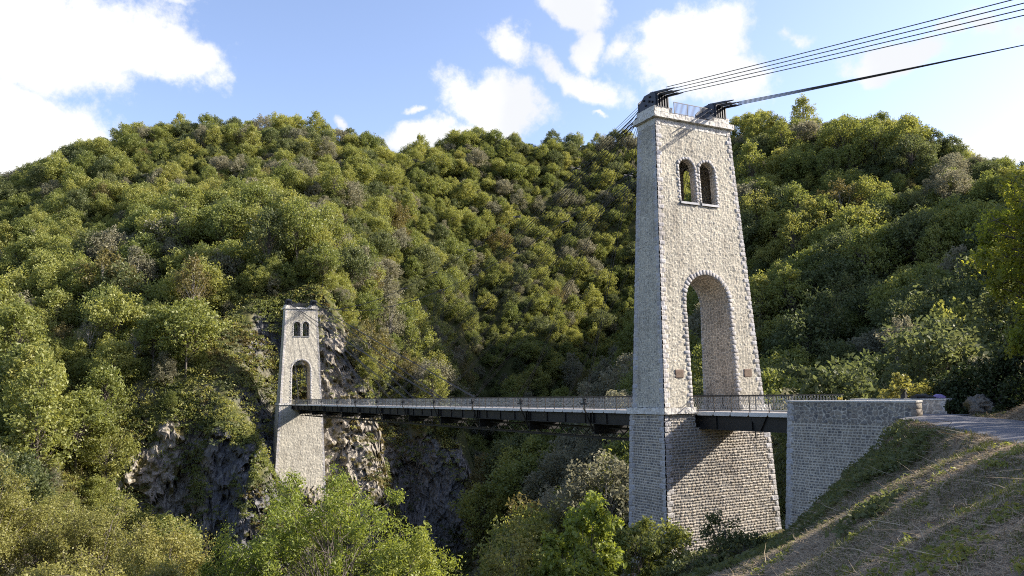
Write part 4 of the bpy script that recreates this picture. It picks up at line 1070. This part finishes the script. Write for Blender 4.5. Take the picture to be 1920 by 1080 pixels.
    at1('pick', 'INT', np.array([protos.index(o[2]) for o in rest], np.int32)); at1('rz', 'FLOAT', np.array([o[3] for o in rest], np.float32)); at1('sc', 'FLOAT', np.array([o[1] for o in rest], np.float32))
    ob = link('forest', me); tag(ob, 'dense mass of broadleaf woodland covering the distant hills', 'forest', kind='stuff')
    ng = bpy.data.node_groups.new('forest', 'GeometryNodeTree'); ng.interface.new_socket('Geometry', in_out='INPUT', socket_type='NodeSocketGeometry'); ng.interface.new_socket('Geometry', in_out='OUTPUT', socket_type='NodeSocketGeometry')
    N = ng.nodes.new; L = ng.links.new; gi = N('NodeGroupInput'); go = N('NodeGroupOutput'); jn = N('GeometryNodeJoinGeometry')
    # one source crown object per kind: a real tree that already stands on the hill
    for i, k in enumerate(protos):
        src = next((o for o in bpy.data.objects if o.name.startswith('crown') and o.data == PROTO[k][0]), None)
        if src is None: continue
        ip = N('GeometryNodeInstanceOnPoints'); oi = N('GeometryNodeObjectInfo'); oi.inputs['Object'].default_value = src; oi.transform_space = 'ORIGINAL'; oi.inputs['As Instance'].default_value = True
        na = N('GeometryNodeInputNamedAttribute'); na.data_type = 'INT'; na.inputs['Name'].default_value = 'pick'
        cmpn = N('FunctionNodeCompare'); cmpn.data_type = 'INT'; cmpn.operation = 'EQUAL'; L(na.outputs['Attribute'], cmpn.inputs[2]); cmpn.inputs[3].default_value = i
        nr = N('GeometryNodeInputNamedAttribute'); nr.data_type = 'FLOAT'; nr.inputs['Name'].default_value = 'rz'
        ns = N('GeometryNodeInputNamedAttribute'); ns.data_type = 'FLOAT'; ns.inputs['Name'].default_value = 'sc'
        cx = N('ShaderNodeCombineXYZ'); L(nr.outputs['Attribute'], cx.inputs[2])
        L(gi.outputs[0], ip.inputs['Points']); L(cmpn.outputs[0], ip.inputs['Selection']); L(oi.outputs['Geometry'], ip.inputs['Instance']); L(cx.outputs[0], ip.inputs['Rotation']); L(ns.outputs['Attribute'], ip.inputs['Scale'])
        L(ip.outputs[0], jn.inputs[0])
    L(jn.outputs[0], go.inputs[0]); md = ob.modifiers.new('trees', 'NODES'); md.node_group = ng
build_forest()

# ------------------------------------------------------------------ brush on the far bank ledges and cliffs (uncountable)
def brush(name, label, cond, n, matn, size, hgt, seed, dmin, dmax, amin, amax, per=26, card=.32):
    rg = np.random.default_rng(seed); base = math.atan2(cF[0], cF[1])
    d = rg.uniform(dmin, dmax, n); a = rg.uniform(R(amin), R(amax), n)
    X = CAM[0] + np.sin(base + a) * d; Y = CAM[1] + np.cos(base + a) * d; Z = height(X, Y); e = 1.0
    st = np.hypot((height(X + e, Y) - height(X - e, Y)) / 2, (height(X, Y + e) - height(X, Y - e)) / 2)
    keep = cond(X, Y, Z, st, d, a / R(1), rg) & ~((np.abs(Y) < 5.8) & (np.abs(X + 142.4) < 4)) & (road_dist(X, Y) > 2.9) & ~((np.abs(Y) < 3.1) & (X > 9) & (X < 21))
    D3 = np.stack([X, Y, Z], -1) - CAM; zz = D3 @ cF; pxx = 960 + FPX * (D3 @ cR) / zz; pyy = 540 - FPX * (D3 @ cU) / zz
    keep &= ~((pxx > 600) & (pxx < 690) & (pyy > 560) & (pyy < 900) & (d > 150) & (rg.random(n) < .8))
    X, Y, Z = X[keep], Y[keep], Z[keep]; m = len(X)
    if m == 0: print('no brush', name); return
    s = rg.uniform(.5, 1.3, m) * size
    dd = rg.normal(size=(m, per, 3)); dd[..., 2] = np.abs(dd[..., 2]) * .9 + .1; dd /= np.linalg.norm(dd, axis=-1)[..., None]
    rr = s[:, None] * rg.uniform(.3, 1.05, (m, per)) ** .6
    P = np.stack([X, Y, Z], -1)[:, None] + dd * rr[..., None] * np.array([1, 1, hgt])
    V, F = leaf_cards(P.reshape(-1, 3), dd.reshape(-1, 3), card, rg); me = mesh_from(name, V, F, M[matn]); vattr(me, 'leaf', np.repeat(np.repeat(rg.random(m), per), 4))
    tag(link(name, me), label, 'undergrowth', kind='stuff')
nz_ = lambda X, Y, sc, sd: vnoise(X / sc, Y / sc, sd)
brush('shrub_cover', 'olive and green shrubs over the ledges of the left bank', lambda X, Y, Z, st, d, a, rg: (st < 2.6) & (nz_(X, Y, 7, 61) > .30), 9000, 'leaf_olive', 1.5, 1.0, 61, 128, 216, -38, 1)
brush('fern_cover', 'dull green ground plants on the left bank', lambda X, Y, Z, st, d, a, rg: (nz_(X, Y, 5, 62) > .35), 10000, 'leaf_dark', .9, .8, 62, 128, 222, -38, 1)
brush('bramble_cover', 'rusty and tan bramble on the rocky ledges', lambda X, Y, Z, st, d, a, rg: (nz_(X, Y, 6, 63) > .52), 8000, 'leaf_rust', .9, .8, 63, 140, 222, -30, 1)
brush('ivy_cover', 'green ivy and bushes on the cliff faces', lambda X, Y, Z, st, d, a, rg: (st > 1.0) & (nz_(X + Z / 2, Y + Z, 4.5, 64) > .50), 22000, 'leaf_green', .8, .8, 64, 150, 222, -30, 0, 20, .28)

# ------------------------------------------------------------------ near vegetation
def near_tree(name, label, cat, base_p, H, Rx, cz, nb, blob, per, leaf, matn, seed, group=None, r0=.16, aspect=1.8, multi=1, rz=None, bark='bark', parts=None, low=-.35):
    rg = np.random.default_rng(seed); cs = []; rz = rz or (H - cz)
    while len(cs) < nb:
        p = rg.normal(size=3); p /= np.linalg.norm(p); rad = rg.uniform(.25, 1) ** .5
        if p[2] < low: continue
        cs.append([p[0] * Rx * rad, p[1] * Rx * rad, cz + p[2] * rz * rad])
    cs = np.array(cs); P_ = []; Nn = []; lf = []; mb = MB()
    stems = [np.array([rg.normal() * .25 * (multi > 1), rg.normal() * .25 * (multi > 1), 0]) for _ in range(multi)]
    nodes = []
    for s in stems:
        pts = [s + np.array([0, 0, -1.]), s]; tgt = np.array([rg.normal() * Rx * .35 * (multi > 1), rg.normal() * Rx * .35 * (multi > 1), cz + rz * .6])
        for t in (.25, .5, .75, 1): pts.append(s * (1 - t) + tgt * t + rg.normal(size=3) * .12 * H * .12)
        mb.tube(pts, [r0 * 1.2, r0, r0 * .8, r0 * .6, r0 * .38, r0 * .12], 7); nodes.append(pts)
    for c in cs:
        k = int(per * rg.uniform(.6, 1.3)); b = rg.uniform(*blob)
        st = nodes[rg.integers(len(nodes))]; i = rg.integers(2, 5); f = rg.random(); s = st[i] * (1 - f) + st[min(i + 1, 5)] * f
        if s[2] > c[2]: s = st[2]
        m = (s * .45 + c * .55) + np.array([0, 0, .05 * H]) * rg.uniform(-.3, 1) + rg.normal(size=3) * .15
        mb.tube([s, m, c], [r0 * .28, r0 * .16, r0 * .05], 4, False)
        # twigs, leaves sit along them
        tw = rg.normal(size=(14, 3)); tw[:, 2] += .25; tw /= np.linalg.norm(tw, axis=1)[:, None]; tl = b * rg.uniform(.6, 1.15, 14)
        for q in range(0, 14, 2): mb.tube([c, c + tw[q] * tl[q]], [r0 * .05 + .003, .003], 3, False)
        w = rg.integers(0, 14, k); t = rg.uniform(.15, 1.0, k) ** .7
        p = c + tw[w] * (tl[w] * t)[:, None] + rg.normal(size=(k, 3)) * b * .16; P_.append(p); Nn.append(tw[w] + np.array([0, 0, .5])); lf.append(np.full(k, rg.random()) * .6 + rg.random(k) * .4)
    P_ = np.vstack(P_); Nn = np.vstack(Nn); V, F = leaf_cards(P_, Nn, leaf, rg, aspect=aspect, bias=.6)
    gz = float(height(np.array([base_p[0]]), np.array([base_p[1]]))[0])
    t = empty(name, (base_p[0], base_p[1], gz), label=label, cat=cat, group=group)
    me = mesh_from('crown', V, F, M[matn]); vattr(me, 'leaf', np.repeat(np.concatenate(lf), 4)); link('crown', me, t)
    link('trunk', mb.mesh('trunk', M[bark]), t)
    return t
def ntree(name, label, cat, px, pytop, d, Rx, matn, seed, crown_h, nb, per, leaf, blob=(.5, 1.0), multi=1, aspect=1.8, group=None, r0=.16, bark='bark', low=-.5):
    """place so that the crown top reaches the row pytop at distance d"""
    top = at(px, pytop, d); gz = float(height(top[0:1], top[1:2])[0]); H = top[2] - gz
    cz = H - crown_h / 2
    return near_tree(name, label, cat, top[:2], H, Rx, cz, nb, blob, per, leaf, matn, seed, group, r0, aspect, multi, crown_h / 2 * .93, bark, low=low)
ntree('ash_tree', 'bright green feathery tree in front of the far tower foot', 'tree', 615, 866, 38, 4.9, 'leaf_bright', 201, 11, 140, 330, .072, (.5, 1.0), 5, 2.3, r0=.11)
ntree('ash_tree', 'lower bright green tree just right of the feathery tree at bottom centre', 'tree', 770, 985, 35, 2.0, 'leaf_bright', 202, 7, 55, 330, .072, (.5, .9), 3, 2.3, r0=.09)
for i, (px, py, d, rx, m, lb) in enumerate((
        (60, 905, 46, 4.6, 'leaf_near', 'pale leafy tree filling the bottom left corner'), (-60, 850, 42, 4.0, 'leaf_near', 'pale tree cut by the left edge at bottom'),
        (190, 930, 44, 3.6, 'leaf_near', 'pale leafy tree second from the bottom left corner'), (310, 975, 40, 3.2, 'leaf_near', 'low pale tree left of the dark slate cliff foot'),
        (440, 1000, 38, 2.2, 'leaf_bright', 'small green tree just left of the feathery ash at bottom'), (110, 1010, 32, 3.2, 'leaf_near', 'pale bush lowest at the bottom left'),
        (280, 1040, 30, 2.6, 'leaf_near', 'pale bush at the bottom edge below the slate cliff'))):
    ntree('leafy_tree', lb, 'tree', px, py, d, rx, m, 210 + i, 9, 100, 380, .08, (.55, 1.05), 3, 1.5, group='pale trees in the left foreground')
ntree('sapling', 'bright yellow green sapling left of the tall tower foot', 'tree', 1105, 915, 33, 1.5, 'leaf_bright', 230, 6, 34, 170, .15, (.35, .6), 3, 1.5, r0=.06)
ntree('sapling', 'broad green sapling at the bottom left of the tall tower foot', 'tree', 1060, 990, 30, 1.7, 'leaf_bright', 231, 5, 34, 190, .14, (.35, .6), 4, 1.5, r0=.06)
ntree('wispy_shrub', 'thin wispy shrub with sparse leaves at bottom centre', 'shrub', 965, 962, 30, .9, 'leaf_near', 232, 5, 30, 60, .10, (.35, .6), 6, 1.5, r0=.04)
ntree('wispy_shrub', 'low wispy shrub at the bottom edge left of the saplings', 'shrub', 930, 1030, 26, 1.0, 'leaf_near', 233, 3.5, 26, 70, .10, (.3, .5), 6, 1.5, r0=.035)
ntree('dark_bush', 'dark green bush against the shaded corner of the tall tower foot', 'shrub', 1235, 950, 40, 1.5, 'leaf_green', 234, 5, 40, 150, .13, (.35, .7), 5, 1.5, r0=.05)
ntree('dark_bush', 'small green bush between the saplings and the tall tower', 'shrub', 1190, 985, 38, 1.2, 'leaf_green', 235, 4, 28, 150, .13, (.3, .6), 5, 1.5, r0=.05)
ntree('dark_bush', 'thin twiggy bush before the sunlit pier face', 'shrub', 1345, 955, 46, 1.4, 'leaf_dark', 236, 4, 26, 45, .13, (.35, .7), 7, 1.5, r0=.05)
ntree('dark_bush', 'low dark bramble bush right below the sunlit pier face', 'shrub', 1400, 1000, 44, 2.2, 'leaf_dark', 237, 2.5, 34, 130, .12, (.3, .6), 7, 1.5, r0=.04)
ntree('dark_bush', 'dark low bush at bottom right of the sapling row', 'shrub', 1300, 1030, 36, 1.8, 'leaf_dark', 238, 2.5, 34, 130, .12, (.3, .6), 7, 1.5, r0=.04)
ntree('yellow_shrub', 'sunlit yellow green shrub behind the parapet', 'shrub', 1690, 695, 49, 1.6, 'leaf_near', 240, 3.4, 26, 90, .15, (.3, .6), 5, 1.4, r0=.05)
ntree('yellow_shrub', 'smaller sunlit shrub behind the right end of the parapet', 'shrub', 1748, 708, 50, 1.2, 'leaf_near', 241, 2.8, 20, 90, .15, (.3, .5), 5, 1.4, r0=.05)
for i_, (a_, b_, c_, lb_) in enumerate(((1868, 745, 44, 'low ivy clump beside the lichen covered rock'), (1800, 748, 45, 'low ivy clump between the parapet end and the rock'), (1915, 748, 42, 'low ivy clump at the right edge above the road'))): ntree('ivy_clump', lb_, 'shrub', a_, b_, c_, 1.3, 'leaf_ivy_shade', 280 + i_, 1.8, 30, 200, .11, (.3, .5), 6, 1.4, r0=.03, low=-1)
for i_, (a_, b_, d_, r_, h_, lb_) in enumerate(((255, 618, 184, 2.4, 7, 'small bare pale tree on the ledge left of the far tower'), (170, 590, 188, 3.2, 9, 'half bare grey tree on the lower left hill'),
        (795, 668, 214, 3.0, 9, 'half bare tangled tree just above the deck right of the far tower'), (1690, 590, 118, 3.4, 9, 'tall pale grey crowned tree on the right slope above the parapet'))):
    ntree('bare_tree', lb_, 'tree', a_, b_, d_, r_, 'leaf_grey', 300 + i_, h_, 34, 26 if i_ != 3 else 200, .22, (.8, 1.5), 1, 1.4, r0=.2, bark='pale_bark', low=-.6)
# bank at the right: ivy bush, rock, overhanging tree
ntree('bank_bush', 'dark rounded ivy bush on the bank right of the parapet end', 'shrub', 1835, 680, 47, 2.5, 'leaf_ivy_shade', 250, 4.6, 70, 210, .14, (.5, .9), 6, 1.4, r0=.06, low=-1)
ntree('bank_bush', 'taller dark bush at the right picture edge above the road', 'shrub', 1910, 600, 45, 2.8, 'leaf_ivy_shade', 251, 7.5, 90, 210, .15, (.5, .9), 5, 1.4, r0=.08, low=-1)
ntree('bank_bush', 'bare edged brown topped bush on the crest of the dark bank', 'shrub', 1845, 668, 50, 1.0, 'leaf_grey', 252, 4, 40, 110, .13, (.4, .8), 6, 1.4, r0=.05, low=-1)
ntree('oak_tree', 'golden leaved tree overhanging from the right edge of the picture', 'tree', 1985, 300, 33, 3.6, 'leaf_gold', 255, 7.0, 130, 240, .12, (.5, .95), 1, 1.3, r0=.28, low=-1)
ntree('oak_tree', 'lower sunlit branch cluster tree at the right edge above the dark bank', 'tree', 1990, 560, 31, 1.8, 'leaf_gold', 256, 3.2, 34, 240, .12, (.4, .7), 1, 1.3, r0=.2, low=-1)

for i, (x, y) in enumerate(((38, 8.5), (43, 7), (48, 8.5), (53, 6.5), (57.5, 8.5), (33.5, 10))):  # oaks out of view, added so that their crowns shade the near slope
    gz = float(height(np.array([x]), np.array([y]))[0]); top = 29.3 + i % 2
    near_tree('shade_oak', 'unseen oak added on the bank to shade the slope, number %d from the bridge' % (i + 1), 'tree', (x, y), top - gz, 4.0, 23.6 - gz, 80, (.6, 1.1), 100, .26, 'leaf_olive', 270 + i, 'oaks added for shade', .25, 1.4, 1, 5.8, low=-1)
for i, x in enumerate((25, 29, 33, 37, 41)):  # hazels out of view, added to shade the ground behind the crest
    gz = float(height(np.array([x]), np.array([5.]))[0]); H = max(3.0, 11.0 - gz)
    near_tree('shade_hazel', 'unseen hazel added on the bank to shade the slope, number %d from the bridge' % (i + 1), 'shrub', (x, 5), H, 2.6, H * .5, 44, (.5, .9), 90, .2, 'leaf_dark', 290 + i, 'hazels added for shade', .08, 1.4, 4, H * .5, low=-1)
ntree('bank_bush', 'dark ivy bush low behind the parapet end', 'shrub', 1800, 700, 48, 1.9, 'leaf_ivy_shade', 260, 4.2, 50, 220, .14, (.45, .8), 6, 1.4, r0=.06, low=-1)
ntree('bank_bush', 'dark shrub at the right picture edge beside the road', 'shrub', 1895, 690, 43, 2.0, 'leaf_ivy_shade', 261, 4.4, 60, 220, .14, (.45, .8), 6, 1.4, r0=.06, low=-1)
# boulder on the bank
def boulder(p, s, label, seed):
    rg = np.random.default_rng(seed); n = 40; u, v = np.meshgrid(np.linspace(0, 2 * math.pi, n, endpoint=False), np.linspace(.02, math.pi - .02, n), indexing='ij')
    d = np.stack([np.cos(u) * np.sin(v), np.sin(u) * np.sin(v), np.cos(v)], -1)
    r = 1 + .5 * (fbm(d[..., 0] * 1.6 + 3, d[..., 1] * 1.6 + d[..., 2] * 1.3, 4, seed, .6)) + .22 * fbm(d[..., 0] * 5, d[..., 2] * 5 + d[..., 1] * 3, 3, seed + 2)
    V = (d * r[..., None] * np.array(s)).reshape(-1, 3); i = np.arange(n)[:, None]; j = np.arange(n - 1)[None]; i2 = (i + 1) % n
    F = np.stack([i * n + j, i * n + j + 1, i2 * n + j + 1, i2 * n + j], -1).reshape(-1, 4)
    me = mesh_from('boulder', V, F, M['ground'], smooth=True); vattr(me, 'rock', np.ones(len(V))); vattr(me, 'slate', np.zeros(len(V))); vattr(me, 'dry', np.zeros(len(V)))
    o = link('boulder', me, loc=p); tag(o, label, 'rock')
q = at(1842, 775, 43.5); boulder((q[0], q[1], .15), (.8, .7, .75), 'grey lichen covered rock outcrop at the foot of the dark bank by the road', 4)

# ------------------------------------------------------------------ cut brush, straw and grass on the near slope
def sticks(name, label, n, matn, l0, l1, w0, w1, seed, cond, region_, lift=.05, flat=.35, kind='stuff'):
    rg = np.random.default_rng(seed); d = region_[0] + (region_[1] - region_[0]) * rg.random(n) ** .8; a = rg.uniform(R(region_[2]), R(region_[3]), n); base = math.atan2(cF[0], cF[1])
    X = CAM[0] + np.sin(base + a) * d; Y = CAM[1] + np.cos(base + a) * d; Z = height(X, Y)
    keep = cond(X, Y, Z, d, a / R(1), rg) & (road_dist(X, Y) > 1.95 + .5 * vnoise(X / .7, Y / .7, 91)) & ~((np.abs(Y) < 3.0) & (X > 9) & (X < 21)) & ~((np.abs(Y) < 6) & (np.abs(X) < 3))
    X, Y, Z, d = X[keep], Y[keep], Z[keep], d[keep]; m = len(X)
    dr = rg.normal(size=(m, 3)); dr[:, 2] = np.abs(rg.normal(size=m)) * flat; dr /= np.linalg.norm(dr, axis=1)[:, None]
    l = rg.uniform(l0, l1, m) * (.55 + d / 40); w = rg.uniform(w0, w1, m) * (.5 + d / 28)
    p = np.stack([X, Y, Z + lift * rg.random(m)], -1); bend = rg.normal(size=(m, 3)) * l[:, None] * .12; bend[:, 2] = np.abs(bend[:, 2]) * min(1, flat * 1.2)
    sd = np.cross(dr, np.stack([X * 0, Y * 0, Z * 0 + 1], -1) + rg.normal(size=(m, 3)) * .3); sd /= np.linalg.norm(sd, axis=1)[:, None] + 1e-6; sd *= w[:, None] / 2
    q = p + dr * l[:, None] * .5 + bend; r = p + dr * l[:, None]
    V = np.stack([p - sd, p + sd, q - sd * .8, q + sd * .8, r - sd * .2, r + sd * .2], 1).reshape(-1, 3)
    b = np.arange(m)[:, None] * 6; F = np.stack([b + np.array([0, 1, 3, 2]), b + np.array([2, 3, 5, 4])], 1).reshape(-1, 4)
    me = mesh_from(name, V, F, M[matn]); vattr(me, 'leaf', np.repeat(rg.random(m), 6)); tag(link(name, me), label, 'ground cover', kind=kind)
sl_all = lambda X, Y, Z, d, a, rg: a > 4
sticks('straw_litter', 'pale cut brush and straw strewn over the near slope', 330000, 'straw', .05, .26, .005, .016, 71, lambda X, Y, Z, d, a, rg: (a > 4) & (nz_(X, Y, 2.2, 71) > .25), (6, 62, 3, 41), .04, .14)
sticks('grass_cover', 'short grass tufts on the near slope and road edges', 200000, 'grass', .05, .17, .006, .014, 72, lambda X, Y, Z, d, a, rg: (a > 4) & (nz_(X, Y, 3.0, 75) + .35 * nz_(X, Y, .5, 78) > .66), (6, 62, 3, 41), .01, 1.1)
sticks('dead_branches', 'dead pale branches lying on the cut slope', 2600, 'straw', .3, 1.2, .008, .024, 73, lambda X, Y, Z, d, a, rg: (a > 8) & (nz_(X, Y, 4, 76) > .5), (9, 40, 8, 38), .08, .12)
brush('slope_bramble', 'low dark bramble and weeds on the shaded near slope', lambda X, Y, Z, st, d, a, rg: (nz_(X, Y, 3, 65) > .40) & ((d > 29.5) | (a < 9) | (nz_(X, Y, 2, 66) > .85)), 7500, 'leaf_dark', .45, .7, 65, 16, 62, 4, 30, 26, .12)
brush('weed_cover', 'small green weeds at the foot of the stone walls', lambda X, Y, Z, st, d, a, rg: (nz_(X, Y, 1.6, 67) > .62) & (nz_(X, Y, .7, 68) > .5), 9000, 'leaf_green', .16, .9, 67, 9, 62, 2, 40, 14, .06)
